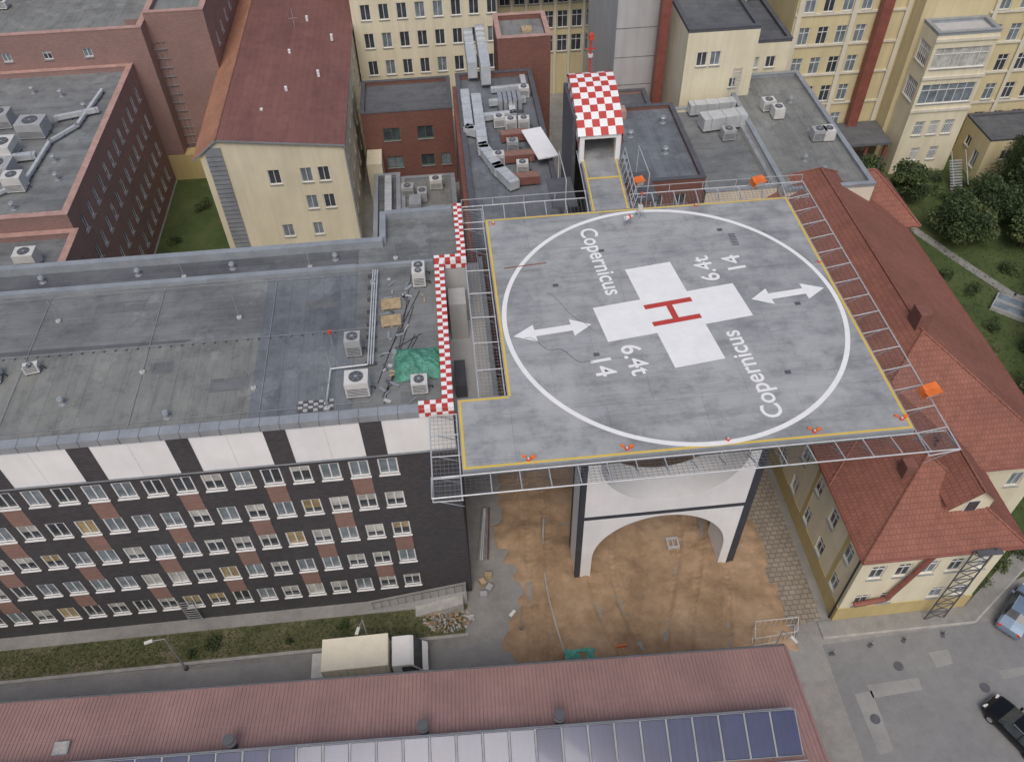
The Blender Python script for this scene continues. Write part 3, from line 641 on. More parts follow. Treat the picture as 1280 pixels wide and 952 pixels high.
for i in range(12): g.box("glass_strip_bars",GALV,-42.15,51.86,3.5+i,-40.65,51.9,3.6+i)
g.box("low_wall",OCHRE,-43.9,50.05,0,-38,51.5,3.2)
g.done()
for x,y,w in ((-50.5,38,2.4),(-52,34.5,2.2),(-51.5,31,2.6),(-49.5,29,1.6),(-54,40,2.0),(-57,36,2.4),(-46.5,20,1.6)):
    acunit(x,y,13.62 if y>24 else 12.22,w,w*.8,1.5)
duct("roof_duct",[(-52,27,13.62),(-49,29.5,13.62),(-48.6,36,13.62),(-46.8,38.5,13.62),(-46,45,13.62)],.3,.25)
duct("roof_duct",[(-56,28,13.62),(-52.5,28.3,13.62)],.8,.6);duct("roof_duct",[(-54.5,33,13.62),(-49.4,33.5,13.62)],.6,.5);duct("roof_duct",[(-49,40,13.62),(-45.6,41,13.62)],.4,.4)
for x,y in ((-47.5,33),(-46.5,30),(-47,42),(-50,45),(-53,46),(-49,26)): vent(x,y,13.62,.16,.6)
for x,y in ((-60,62),(-50,60),(-44.5,62),(-58,58)): acunit(x,y,17.22,1.3,1.0,.8)
# ------------------------------------------------------------ cream building with brown roof (C)
g=G("cream_hospital_building")
facade(g,CREAM,-35.5,34.7,1,0,0,-1,13.3,0,12.1,[(6.3,9.3,1.15,1.6),(9.35,9.3,1.1,1.6),(11.0,9.3,1.1,1.6),(9.3,6.2,1.1,1.6),(11.0,6.2,1.1,1.6),(6.3,3,1.1,1.5),(9.3,3,1,1.5)],mull=1,glasses=[G1,G2])
facade(g,CREAM,-22.2,34.7,0,1,1,0,50,0,12.1,grid(2.5,3.0,15,[10,6.9,3.8],1.0,1.6),glasses=[G1,G2])
facade(g,CREAM,-35.5,34.7,0,1,-1,0,50,0,12.1,[])
g.poly("gable",CREAM,[(-35.5,34.7,12.1),(-22.2,34.7,12.1),(-22.2,34.7,12.35),(-33.5,34.7,13.7)])
g.poly("roof",BRROOF,[(-33.6,34.4,13.85),(-22.0,34.4,12.45),(-22.0,86,12.45),(-33.6,86,13.85)])
g.poly("roof_slope",TERRA,[(-33.6,34.4,13.85),(-33.6,86,13.85),(-36.2,86,11.9),(-36.2,34.4,11.9)])
g.poly("roof_edge",FLASH,[(-22.0,34.4,12.45),(-22.0,86,12.45),(-22.0,86,12.15),(-22.0,34.4,12.15)])
g.poly("roof_edge",FLASH,[(-33.6,34.4,13.85),(-22.0,34.4,12.45),(-22.0,34.4,12.25),(-33.6,34.4,13.65)])
g.poly("roof_edge",FLASH,[(-33.6,34.4,13.85),(-36.2,34.4,11.9),(-36.2,34.4,11.7),(-33.6,34.4,13.65)])
g.bar("ridge",TERRA,(-33.6,34.4,13.87),(-33.6,86,13.87),.12,6)
g.box("grey_cladding",FLASH,-34.9,34.55,0,-33.4,34.69,12.9)
for i in range(24): g.box("cladding_seams",DGREY,-34.9,34.52,.5+i*.5,-33.4,34.55,.54+i*.5)
g.bar("downpipe",GALV,(-22.1,34.5,0),(-22.1,34.5,12.2),.09,8)
for x,y in ((-28,44),(-28.3,52),(-25,47),(-27,60),(-30,40),(-24,55)): g.cyl("vents",WHITE,x,y,12.9,.15,.7,8)
for x,y,h in ((-28.4,66,1.6),(-28.2,58,1.3)): g.bar("antenna",GALV,(x,y,13),(x,y,13+h+1),.04);g.bar("antenna",GALV,(x-.5,y,13+h),(x+.5,y,13+h),.03)
g.done()
g=G("brick_courtyard_building")
block(g,-21.3,45.5,-11.6,52.5,0,8.8,RBRICK,MEMB3,DGREY,.4,Sw=[(3,6.6,1.8,1.5),(6.6,6.6,1.7,1.5),(3,3.2,1.8,1.4),(6.6,3.2,1.5,1.4),(8.6,3.2,1.1,1.4)],frame=plain("green_frame",(.07,.18,.12)),glasses=[G1,G2])
g.box("gatehouse",CREAM,-21.2,42.5,0,-19.6,45.4,5);g.done()
g=G("courtyard_annex")
block(g,-20.5,31,-17.8,42.4,0,3.5,LGREY,MEMB3,FLASH,.3)
block(g,-17.7,36,-12,42,0,3.2,LGREY,MEMB4,FLASH,.3)
block(g,-17.7,24,-12,33,0,4.2,RBRICK,MEMB,FLASH,.3)
g.done()
for x,y,z in ((-17,39,3.22),(-15.5,38,3.22),(-14,40,3.22),(-16,28,4.22),(-14,30,4.22),(-19,33,3.52)): acunit(x,y,z,1.3,1,1.2)
duct("roof_duct",[(-19,34,3.5),(-19,41,3.5)],.7,.6)
g=G("air_handling_tower");
for i in range(3): g.box("casing",GALV,-16.8,34.2+.9*i,0,-15.6,35.0+.9*i,5.4-.3*i)
g.done()
g=G("plant_building")
block(g,-11.1,14.5,-3.6,42.5,0,14,RBRICK,MEMB2,DGREY,.5)
block(g,-6.8,42.6,-1.6,48,0,17.2,RBRICK,MEMB4,PCAP,.5,.4)
g.box("skylight",WOOD,-4.2,44.5,17.22,-3.2,45.5,17.5)
g.box("brick_wall",RBRICK,-11.5,14.5,0,-11.12,42.5,13.2)
g.done()
duct("air_duct",[(-9.4,37,14),(-9.4,28.5,14),(-8.4,25.2,14),(-7.4,23,14)],.9,.8);duct("air_duct",[(-10.4,38.2,14),(-10.4,31.8,14),(-9.4,31.2,14)],.8,.7)
duct("air_duct",[(-9.4,41.8,14),(-9.4,48,14.6)],.9,1.6);duct("air_duct",[(-8.2,40.3,14),(-8.2,48,14.6)],.9,1.9)
duct("air_duct",[(-9.2,34,14),(-6.2,34.2,14),(-6.2,36.8,14)],.6,.5);duct("air_duct",[(-8,36.5,14),(-5,36.7,14)],.5,.5);duct("air_duct",[(-7.6,39,14),(-4.6,39.2,14),(-4.6,41,14)],.5,.4)
for y in (30.4,27.0,23.6):
    g=G("louvre_unit")
    g.box("casing",RPANEL,-1.3,-.4,.2,1.3,.4,.95)
    for i in range(13): g.box("louvres",BROWN,-1.25+i*.2,-.43,.25,-1.13+i*.2,-.402,.9)
    for sx in (-1.1,1.1): g.box("feet",DGREY,sx-.1,-.35,0,sx+.1,.35,.198)
    g.done((-6.4,y,14.01),.03)
for x,y in ((-6.6,32.4),(-5.4,32.4),(-6.8,28.8),(-7.6,33.0),(-4.8,38),(-8.2,26.9),(-6.3,25.3)): acunit(x,y,14.01,1.0,.8,1.1)
g=G("white_roof_screen");g.obox("panel",WHITE,(-4.5,28.0,15.1),(1.8,4.8,.12),.2,.0);
for x,y in ((-5.5,25.9),(-3.9,26.1),(-5.2,30.0),(-3.9,30.0)): g.bar("legs",GALV,(x,y,14),(x,y,15.1),.04)
g.done()
g=G("air_intake_rack")
for i in range(5): g.box("cell",GALV,-7.4+i*.45,35.2,14.3,-7.05+i*.45,37.2,15.3)
g.box("base",DGREY,-7.5,35.1,14.02,-5.1,37.3,14.28);g.done()
g=G("cream_rear_building")
block(g,-22,60,-5.5,72,0,19,CREAM,MEMB3,FLASH,.5,Sw=grid(1.6,2.05,8,[16.9,13.5,10.2,6.9],1.15,1.8),glasses=[G1,G1,G2])
block(g,-5.4,64,9,76,0,17.5,YEL,MEMB3,FLASH,.5,Sw=grid(1.2,1.75,8,[15.5,12.6,9.6,6.6],1.3,2.1),glasses=[G1,G1,G2],trans=1)
for i in range(9): g.box("pilasters",CREAM2,-5.3+i*1.75,63.75,0,-5.0+i*1.75,63.97,17.4)
g.box("canopy",FLASH,-5.5,61.5,14.0,8.2,63.7,14.3)
g.box("grey_slab",LGREY,5.2,44.5,0,9.6,60,22)
for z in (11,14,17): g.box("slab_grooves",DGREY,5.18,44.48,z,9.62,44.5,z+.05)
g.box("red_flue",BROWN,9.0,42.2,0,9.9,43.2,24)
g.done()
g=G("brick_annex")
block(g,.9,22.4,8.9,34.8,0,13.8,RBRICK,MEMB2,DGREY,.35,Sw=[(2,12,1,1.4),(4,12,1,1.4),(6,12,1,1.4)])
block(g,.9,35,8,42,0,11.5,PBRICK,MEMB3,DGREY,.35)
g.box("balcony",GALV,2.8,21.6,11.2,7.4,22.38,11.3)
for i in range(12): g.bar("balcony_bars",GALV,(2.8+i*.42,21.62,11.3),(2.8+i*.42,21.62,12.3),.02)
g.bar("balcony_bars",GALV,(2.8,21.62,12.3),(7.4,21.62,12.3),.03)
g.done()
for x,y in ((4,30),(6.5,27),(2.6,26),(7.4,32)): vent(x,y,13.82,.18,.5)
g=G("skylight_strip");g.box("curb",GALV,1.6,33.2,13.82,2.4,34.0,14.2);g.box("curb",PCAP,2.8,33.0,13.82,4.2,34.2,14.6);g.done()
g=G("cream_annex")
block(g,9.3,22.8,15.6,37,0,12,CREAM2,MEMB,FLASH,.35,Ww=grid(2,3,4,[9,5],1,1.5))
block(g,15.7,21.5,23.6,41.5,0,12.6,CREAM2,MEMB4,FLASH,.3,Ew=grid(2,3,6,[9,5],1,1.5))
block(g,10.6,38,17.4,47,0,19.2,CREAM,MEMB3,DGREY,.3,Sw=[(1.6,16.6,1,1.4),(2.9,16.6,1,1.4),(5,14,.7,1.0)],Ew=grid(2,2.5,3,[16.5],1,1.4))
block(g,17.5,42,22.5,52,0,15.8,CREAM,MEMB3,DGREY,.3,Sw=[(1.5,13.8,1,1.2),(3.2,13.8,1,1.2)])
block(g,10.6,47.1,19,58,0,22.5,CREAM,MEMB3,DGREY,.3,Sw=[(3,21,1,1.4)])
g.done()
duct("air_duct",[(12.2,33.3,12.02),(15,33.6,12.02)],1.5,1.2);duct("air_duct",[(11.5,36,12.02),(15,36.2,12.02)],1.0,1.0)
for x,y,z in ((18.4,35,12.62),(18.9,33.6,12.62),(21.3,29.3,12.62),(22.2,29.3,12.62),(13.6,31.4,12.02)): acunit(x,y,z,1.2,1,1.1)
for x,y in ((19,26),(21,36),(17.5,38.5),(20,24)): vent(x,y,12.62,.14,.5)
g=G("stair_ladder")
for dx in (0,.7): g.bar("rail",GALV,(15.2+dx,36.8,12.0),(15.6+dx,37.9,15.6),.05)
for i in range(10): g.bar("rung",GALV,(15.24+i*.04,36.9+i*.11,12.4+i*.34),(15.94+i*.04,36.9+i*.11,12.4+i*.34),.035)
g.done()
# J long yellow building
g=G("yellow_clinic")
block(g,24,46,36.4,62,0,20,YEL,MEMB3,BROWN,.5,Sw=grid(1.4,2.0,5,[17.6,14.2,10.9,7.6,4.2],1.15,1.9),trans=1,glasses=[G1,G2,G2])
block(g,36.4,44,95,60,0,20,YEL,MEMB3,BROWN,.5,Sw=grid(8.6,2.2,22,[17.6,14.2,10.9,7.6,4.2],1.2,1.9),trans=1,glasses=[G1,G2,G2])
block(g,36.9,40.8,43.4,43.95,0,15.9,CREAM,LGREY,FLASH,.3,Sw=[(3.25,13.5,5.8,2.2),(3.25,9.6,5.8,2.2),(1.6,5.6,1.1,1.7),(3.25,5.6,1.1,1.7),(4.9,5.6,1.1,1.7),(2.2,2.4,1,1.6),(4.3,2.4,1,1.6)],Ww=[(1.6,13.5,2.2,2.2),(1.6,9.6,2.2,2.2)],mull=5,trans=1,glasses=[G2,G3])
for z in (7.6,11.3,15.3): g.box("cornice",CREAM2,36.8,40.65,z,43.5,40.78,z+.3)
for z in (6.3,9.8,13.1,16.4): g.box("string_course",CREAM2,43.6,43.85,z,95,43.98,z+.22);g.box("string_course",CREAM2,24,45.85,z,36.2,45.98,z+.22)
for x in (24.4,30.2,35.9): g.box("pilaster",CREAM2,x-.25,45.82,0,x+.25,45.84,19.9)
for i in range(12): g.box("pilaster",CREAM2,44.1+i*4.4-.22,43.8,0,44.1+i*4.4+.22,43.83,19.9)
g.box("base_course",OCHRE,43.5,43.7,0,95,43.79,1.2)
g.box("brown_chase",BROWN,32.6,44.9,0,33.7,45.8,20)
g.box("low_roof",MEMB3,26.5,41.2,3.6,36.3,45.8,3.9)
for i in range(5): g.box("low_roof_posts",BROWN,27+i*2.2,41.4,0,27.3+i*2.2,41.7,3.59)
g.done()
g=G("yellow_annex")
block(g,45.6,38.2,75,43.6,0,5.0,YEL,MEMB3,DGREY,.2,Sw=grid(2.4,2.2,12,[3.2],1.2,1.2),Ww=[(1.5,2,1.0,2),(3.6,3,1,1.2)])
g.done()
g=G("outdoor_stairs")
for i in range(12): g.box("treads",GALV,42.2+i*.05,36.4+i*.27,.05+.18*i,43.6+i*.05,36.64+i*.27,.12+.18*i)
for x in (42.2,43.8): g.bar("rail",GALV,(x,36.4,1),(x+.5,39.8,3.2),.04)
g.done()
# ------------------------------------------------------------ K red tiled house
g=G("red_tiled_house")
ze=8.7
facade(g,CREAM,11.3,-10.9,1,0,0,-1,9.4,0,ze,grid(1.3,1.75,5,[6.2],.95,1.6)+[(1.3,2.6,.95,1.4),(3.05,2.6,.95,1.4),(6.55,2.6,.95,1.4),(8.3,2.6,.95,1.4)],trans=1)
facade(g,CREAM,11.3,-10.9,0,1,-1,0,38,0,ze,grid(1.6,2.7,13,[6.2,2.6],1.0,1.6),trans=1)
facade(g,CREAM,20.7,-10.9,0,1,1,0,6,0,ze,grid(1.6,2.7,2,[6.2,2.6],1.0,1.6))
facade(g,CREAM,20.7,-4.9,1,0,0,-1,6.0,0,ze,grid(1.6,2.7,2,[6.2,2.6],1.0,1.6))
facade(g,CREAM,26.7,-4.9,0,1,1,0,32,0,ze,grid(1.6,2.7,11,[6.2,2.6],1.0,1.6))
facade(g,CREAM,11.3,27.1,1,0,0,1,15.4,0,ze,[])
g.box("plinth",OCHRE,11.24,-10.96,0,20.76,-10.905,1.7);g.box("plinth",OCHRE,11.24,-10.9,0,11.296,27,1.7)
for i in range(5): g.box("lesenes",OCHRE,11.25,-9.0+i*5.4,1.7,11.296,-8.6+i*5.4,ze-.4)
g.box("frieze",CREAM2,11.2,-11.0,ze-.5,20.8,-10.91,ze-.2)
hip(g,10.7,-5.6,27.3,27.7,ze+.02,14.0,'Y',TILE2,TILE,ends=(1,.6))
hip(g,10.7,-11.5,21.3,2,ze+.05,12.2,'Y',TILE2,TILE,ends=(1,0))
hip(g,20,20.5,28.6,28.0,ze+.03,12.4,'X',TILE2,TILE,ends=(0,1))
g.bar("finial",DGREY,(25,24.2,12.4),(25,24.2,13.8),.06)
dx,dy=17.9,-9.3
g.poly("dormer_wall",CREAM,[(dx-1.3,dy,9.6),(dx+1.3,dy,9.6),(dx+1.3,dy,11.1),(dx,dy,12.4),(dx-1.3,dy,11.1)])
g.poly("dormer_wall",CREAM,[(dx-1.3,dy,9.6),(dx-1.3,dy+2.5,9.6),(dx-1.3,dy+2.5,11.1),(dx-1.3,dy,11.1)])
g.box("dormer_window",FRAME,dx-.45,dy-.05,9.98,dx+.45,dy-.03,11.22);g.box("dormer_window",G1,dx-.36,dy-.07,10.05,dx+.36,dy-.052,11.15)
g.poly("dormer_roof",TILE2,[(dx-1.7,dy-.35,10.85),(dx,dy-.35,12.5),(dx,dy+4.6,12.5),(dx-1.7,dy+3.4,10.85)])
g.poly("dormer_roof",TILE2,[(dx+1.7,dy-.35,10.85),(dx,dy-.35,12.5),(dx,dy+4.6,12.5),(dx+1.7,dy+3.4,10.85)])
g.bar("dormer_ridge",TILE,(dx,dy-.35,12.52),(dx,dy+4.6,12.52),.1,6)
g.box("chimney",RBRICK,18.6,3,12.5,19.5,4.2,15.2);g.box("chimney",RBRICK,14.2,-7.2,10,14.9,-6.4,12.2)
g.bar("downpipe",BLACK,(11.15,-10.7,0),(11.15,-10.7,8.5),.07,8)
g.bar("brown_pipe",BROWN,(15.6,-11.2,8.6),(14.1,-11.2,3.0),.18,8);g.bar("brown_pipe",BROWN,(14.1,-11.2,3.0),(12.0,-11.2,2.6),.18,8)
g.done()
g=G("steel_stair_tower")
for i in range(8):
    z=i*1.1;g.bar("braces",DGREY,(17.6,-11.6,z),(19.0,-11.6,z+1.1),.035);g.bar("braces",DGREY,(17.6,-11.6,z),(19.0,-11.6,z),.035);g.bar("braces",DGREY,(17.6,-11.6,z+1.1),(19.0,-11.6,z),.03)
for x in (17.6,19.0): g.bar("posts",DGREY,(x,-11.6,0),(x,-11.6,9.2),.05)
g.box("top_platform",DGREY,17.8,-11.9,8.9,19.4,-11.5,8.98);g.done()
# ------------------------------------------------------------ foreground hall
Lr=math.atan2(-1.5,44.9)
g=G("metal_roofed_hall")
sl=.155
def rz_(y): return 8.0+(-y)*sl if y>-11 else 8.0+11*sl-(-y-11)*sl
g.poly("roof",REDM,[(-75,0,8),(0,0,8),(0,-11,rz_(-11)),(-75,-11,rz_(-11))]);g.poly("roof",REDM,[(-75,-11,rz_(-11)),(0,-11,rz_(-11)),(0,-22,8),(-75,-22,8)])
for i in range(340):
    x=-.05-i*.22
    g.poly("roof_ribs",RIB,[(x-.04,.02,8.0),(x-.02,.02,8.028),(x-.02,-11,rz_(-11)+.028),(x-.04,-11,rz_(-11))])
    g.poly("roof_ribs",RIB,[(x-.02,.02,8.028),(x+.0,.02,8.0),(x+.0,-11,rz_(-11)),(x-.02,-11,rz_(-11)+.028)])
for y in (-2.4,-5.9,-9): g.bar("sheet_laps",RIB,(-75,y,rz_(y)+.012),(0,y,rz_(y)+.012),.016,4)
g.box("walls",CREAM2,-74.7,-21.7,0,-.3,-.3,7.9)
g.bar("gutter",DGREY,(-75,.08,7.96),(0,.08,7.96),.07,8)
g.bar("verge",RIB,(0.02,0,8.03),(0.02,-11,rz_(-11)+.03),.09,6)
g.done((4.5,-15.8,0),Lr)
def loc2w(x,y): return (4.5+x*math.cos(Lr)-y*math.sin(Lr),-15.8+x*math.sin(Lr)+y*math.cos(Lr))
g=G("solar_collector_row")
pw=1.38
for i in range(36):
    x1=-1.2-i*pw;x0=x1-pw+.05
    jz=random.uniform(-.02,.02);ya,za=-4.35,10.0+jz;yb,zb=-6.45,9.25+random.uniform(-.02,.02)
    g.poly("glass",SOLAR,[(x0+.05,yb+.05,zb+.012),(x1-.05,yb+.05,zb+.012),(x1-.05,ya-.05,za+.01),(x0+.05,ya-.05,za+.01)])
    g.poly("backing",DGREY,[(x0,yb,zb-.1),(x1,yb,zb-.1),(x1,ya,za-.1),(x0,ya,za-.1)])
    for p,q in (((x0,yb,zb),(x1,yb,zb)),((x0,ya,za),(x1,ya,za)),((x0,yb,zb),(x0,ya,za)),((x1,yb,zb),(x1,ya,za))): g.bar("frame",FLASH,p,q,.026,4)
    g.bar("stand",GALV,(x1,ya,za-.05),(x1,ya,rz_(ya)),.03);g.bar("stand",GALV,(x0+.3,ya,za-.05),(x0+.3,ya,rz_(ya)),.03)
g.bar("manifold",DUCT,(-51,-4.1,9.5),(-1.2,-4.1,9.5),.05,8)
g.bar("rail",GALV,(-51,-6.7,9.2),(-1.0,-6.7,9.2),.04)
g.done((4.5,-15.8,0),Lr)
for lx in (-31.1,-20.9,-13.6):
    x,y=loc2w(lx,-3.6);g=G("chimney_cowl")
    g.cyl("pipe",DGREY,0,0,0,.22,.75,16);g.cyl("hood",GALV,0,0,.8,.3,.35,16,.2);g.cyl("cap",DGREY,0,0,1.18,.3,.1,16);g.cyl("flange",REDM,0,0,0,.45,.06,16);g.done((x,y,8.45))
x,y=loc2w(-40.4,-3.0);g=G("roof_hatch");g.box("frame",GALV,-.4,-.35,0,.4,.35,.25);g.box("pane",G3,-.33,-.28,.252,.33,.28,.27);g.done((x,y,8.42))
# ------------------------------------------------------------ vehicles
def bev(w): 
    def f(o):
        b=o.modifiers.new("b",'BEVEL');b.width=w;b.segments=2;b.limit_method='ANGLE'
    return f
def car(loc,rz,col,name="parked_car"):
    P=plain(name+"_paint",col,.22,.05,1,.3);g=G(name)
    st=[(-2.2,.35,.55,.56,.62,.55),(-2.12,.22,.78,.80,.82,.72),(-1.75,.2,.9,.98,.88,.74),(-1.45,.2,.93,1.12,.89,.70),(-.95,.2,.93,1.42,.9,.62),(-.2,.2,.92,1.47,.9,.63),(.45,.2,.9,1.40,.9,.61),(1.05,.2,.88,1.0,.9,.72),(1.25,.2,.86,.93,.89,.74),(1.9,.22,.72,.78,.85,.68),(2.15,.28,.55,.58,.74,.6),(2.22,.35,.5,.51,.62,.5)]
    rows=[]
    for x,zl,zb,zt,wb,wt in st: rows.append([(x,-wb*.93,zl),(x,-wb,(zl+zb)/2),(x,-wb*.97,zb),(x,-wt,zt),(x,0,zt+.03),(x,wt,zt),(x,wb*.97,zb),(x,wb,(zl+zb)/2),(x,wb*.93,zl)])
    for i in range(len(rows)-1):
        for k in range(8):
            m=P
            if k in (2,5) and 3<=i<=6: m=G1
            if k in (3,4) and i in (3,6): m=G1
            g.poly("body",m,[rows[i][k],rows[i+1][k],rows[i+1][k+1],rows[i][k+1]])
    g.poly("body",P,rows[0]);g.poly("body",P,rows[-1])
    g.poly("underbody",BLACK,[(-2.1,-.7,.25),(2.1,-.7,.25),(2.1,.7,.25),(-2.1,.7,.25)])
    for x in (-1.35,1.38):
        for s in (-1,1):
            g.bar("wheels",BLACK,(x,s*.72,.32),(x,s*.91,.32),.32,20);g.bar("hubs",GALV,(x,s*.90,.32),(x,s*.925,.32),.19,12)
    for s in (-1,1):
        g.obox("headlights",ACW,(2.08,s*.55,.62),(.16,.32,.14),s*-.25);g.obox("tail_lights",REDL,(-2.13,s*.6,.72),(.08,.26,.2),s*.2);g.obox("mirrors",P,(.75,s*1.0,.95),(.16,.2,.14))
        g.bar("pillars",P,(-.35,s*.885,.93),(-.35,s*.63,1.46),.035);g.bar("roof_rails",GALV,(-.9,s*.58,1.46),(.4,s*.58,1.46),.02)
    g.obox("plate",WHITE,(2.225,0,.45),(.02,.5,.11))
    g.done(loc,rz,smooth=("wheels",),mods={"body":bev(.04)})
car((20.0,-19.6,.01),math.radians(115),(.012,.013,.016))
car((24.2,-11.9,.01),math.radians(40),(.22,.3,.4))
car((25.5,-18.2,.01),math.radians(112),(.03,.03,.035))
g=G("delivery_truck")
BEIGE=plain("cargo_cream",(.88,.83,.68),.6,.04);TW=plain("truck_white",(.9,.9,.89),.4,.03)
g.box("cargo_box",BEIGE,-3.9,-1.1,1.0,.4,1.1,2.9)
for i in range(9): g.box("box_ribs",ACW,-3.8+i*.5,-1.13,1.0,-3.75+i*.5,-1.102,2.9);g.box("box_ribs",BEIGE,-3.8+i*.5,-1.09,2.905,-3.76+i*.5,1.09,2.92)
g.box("chassis",DGREY,-4.8,-.9,.6,2.4,.9,.95);g.box("tail_lift",ACW,-4.9,-1.05,.97,-3.95,1.05,1.05)
cab=[(.6,.6),(2.75,.6),(2.85,1.2),(2.5,1.5),(2.0,2.35),(1.75,2.45),(.6,2.45)]
for s in (-1.02,1.02): g.poly("cab",TW,[(x,s,z) for x,z in cab])
for i in range(len(cab)):
    a,b=cab[i],cab[(i+1)%len(cab)];m=G1 if i==3 else TW
    g.poly("cab",m,[(a[0],-1.02,a[1]),(b[0],-1.02,b[1]),(b[0],1.02,b[1]),(a[0],1.02,a[1])])
for s in (-1.03,1.03): g.poly("cab_windows",G1,[(1.2,s,1.5),(2.3,s,1.5),(1.85,s,2.2),(1.2,s,2.2)])
for x in (-2.6,1.9):
    for s in (-1,1): g.bar("wheels",BLACK,(x,s*.8,.42),(x,s*1.05,.42),.42,20)
for s in (-1,1): g.obox("mirrors",BLACK,(2.2,s*1.2,1.7),(.08,.22,.35));g.obox("headlights",ACW,(2.8,s*.8,.95),(.12,.3,.2))
g.done((-19.6,-11.0,.01),0.0,mods={"cab":bev(.05),"cargo_box":bev(.03)})
# ------------------------------------------------------------ street furniture & site clutter
def lamp(x,y,h=5,a=0):
    g=G("street_lamp");g.cyl("pole",GALV,0,0,0,.07,h,8,.045);g.bar("arm",GALV,(0,0,h),(-.7,0,h+.3),.035,6);g.obox("head",ACW,(-.9,0,h+.31),(.5,.2,.1));g.cyl("base",DGREY,0,0,0,.14,.3,8);g.done((x,y,0),a)
lamp(-33.2,-9.6,4.6,.3);lamp(-20.7,-9.5,4.2,1.3);lamp(-10.3,-9.3,3.6,.8);lamp(6,-13.3,4.5,2)
g=G("site_fence")
fp=[(5.2,-12.2),(8.2,-12.0),(8.6,-11.0),(5.6,-11.0),(5.2,-12.2)]
for a,b in zip(fp,fp[1:]):
    a=Vector((*a,0));b=Vector((*b,0));n=int((b-a).length/.4)+1
    for i in range(n+1): p=a.lerp(b,i/n);g.bar("bars",ACW,p,p+Vector((0,0,1.2)),.016)
    for z in (.1,1.2): g.bar("rails",ACW,a+Vector((0,0,z)),b+Vector((0,0,z)),.03)
g.done()
for i,(x,y) in enumerate(((10.4,-13.3),(13.2,-13.0),(15.6,-12.9),(18.4,-12.8))):
    g=G("barrier_post");g.cyl("post",DGREY,0,0,.06,.03,.6,8);g.obox("base",DGREY,(0,0,.03),(.4,.24,.06),.4*i);g.obox("board",ACG,(0,-.05,.55),(.1,.03,.18));g.done((x,y,.01))
g=G("rubble_pile")
for i in range(420):
    a=random.random()*6.28;r=random.random()**.5*1.8;x=-15.3+r*math.cos(a)*1.0;y=-8.0+r*math.sin(a)*.5;s=random.uniform(.03,.14)
    g.obox("stones",random.choice([LGREY,SAND,KERB,PAVE,SAND]),(x,y,.07+max(0,.5-r*.28)*random.random()),(s*1.5,s,s*.7),a,random.random())
g.done()
g=G("teal_sheeting")
for i in range(24): 
    a=random.random()*6;g.obox("sheet",TEAL,(-6.6+random.uniform(-.9,.9),-11.6+random.uniform(-.3,.3),.2+.2*random.random()),(random.uniform(.2,.6),random.uniform(.1,.35),.05),a,random.uniform(-.5,.5))
g.done()
g=G("orange_barrier");g.obox("board",ORANGE,(-3.7,-11.5,.7),(.8,.06,.25),.1);
for x in (-4.0,-3.4): g.bar("legs",GALV,(x,-11.5,0),(x,-11.5,.9),.03)
g.done()
g=G("manhole_frame")
for a in ((1.2,-4.2,2.1,-4.05),(1.2,-3.45,2.1,-3.3),(1.2,-4.05,1.32,-3.45),(1.98,-4.05,2.1,-3.45),(1.6,-4.05,1.68,-3.45)): g.box("bars",LGREY,a[0],a[1],.1,a[2],a[3],.36)
g.done()
g=G("timber_stack")
for i in range(5):
    for j in range(3): g.box("planks",WOOD,-16.3+i*.16,-7.6,.08+j*.1,-16.18+i*.16,-6.9,.15+j*.1)
g.done()
g=G("kerb_line");pts=[Vector((-7.7+.5*math.sin(y*.3)+(.06*(y+12))**2*.3,y,.16)) for y in [(-12+i*.5) for i in range(24)]]
for a,b in zip(pts,pts[1:]): g.bar("stone",KERB,a,b,.07,4)
g.done()
g=G("stored_pipes")
for i in range(6): g.bar("pipe",random.choice([GALV,ACW,BROWN]),(-12.9+i*.15,-3.5,.1),(-12.2+i*.1,1,.1),.06,8)
for i in range(4): g.obox("crate",random.choice([KERB,WOOD,ACG]),(-12.7+.45*(i%2),-6.4+.5*i,.2),(.5,.4,.4),i)
g.done()
g=G("cold_frame")
for i in range(2):
    g.box("bed",LGREY,0,i*1.3,0,4.2,i*1.3+1.1,.5);g.box("glass",G2,.1,i*1.3+.1,.502,4.1,i*1.3+1.0,.53)
g.done((37.3,18.0,0),-.75)
# ------------------------------------------------------------ vegetation
def leafcloud(g,clumps,n,size,mats):
    for (cx,cy,cz,r) in clumps:
        m=random.choice(mats);k=int(n*r*r)
        vs=[];fs=[]
        for i in range(k):
            u=Vector((random.gauss(0,1),random.gauss(0,1),random.gauss(0,1))).normalized()*r*(random.random()**.35)
            u.z*=.8;p=Vector((cx,cy,cz))+u
            a=Vector((random.gauss(0,1),random.gauss(0,1),random.gauss(0,.6))).normalized();b=a.cross(Vector((random.gauss(0,1),random.gauss(0,1),random.gauss(0,1)))).normalized()
            s=size*random.uniform(.6,1.4);o=len(vs)
            vs+= [p-a*s,p+b*s*.6,p+a*s,p-b*s*.6];fs.append((o,o+1,o+2,o+3))
        g.faces("crown",m,vs,fs)
def tree(x,y,h,r,mats,name="deciduous_tree"):
    g=G(name);g.bar("trunk",BARK,(0,0,0),(.1,.05,h*.7),.03*h,8,.012*h);cl=[]
    for i in range(20):
        a=i*2.4;rr=r*random.uniform(.2,.85);z=h*random.uniform(.35,.92);k=1-abs(z/h-.6)*1.1
        c=(rr*k*math.cos(a),rr*k*math.sin(a),z);g.bar("limbs",BARK,(.03,.02,h*random.uniform(.25,.55)),c,.012*h,5,.004*h)
        cl.append((*c,r*random.uniform(.28,.5)))
    leafcloud(g,cl,300,.14,mats);g.done((x,y,0))
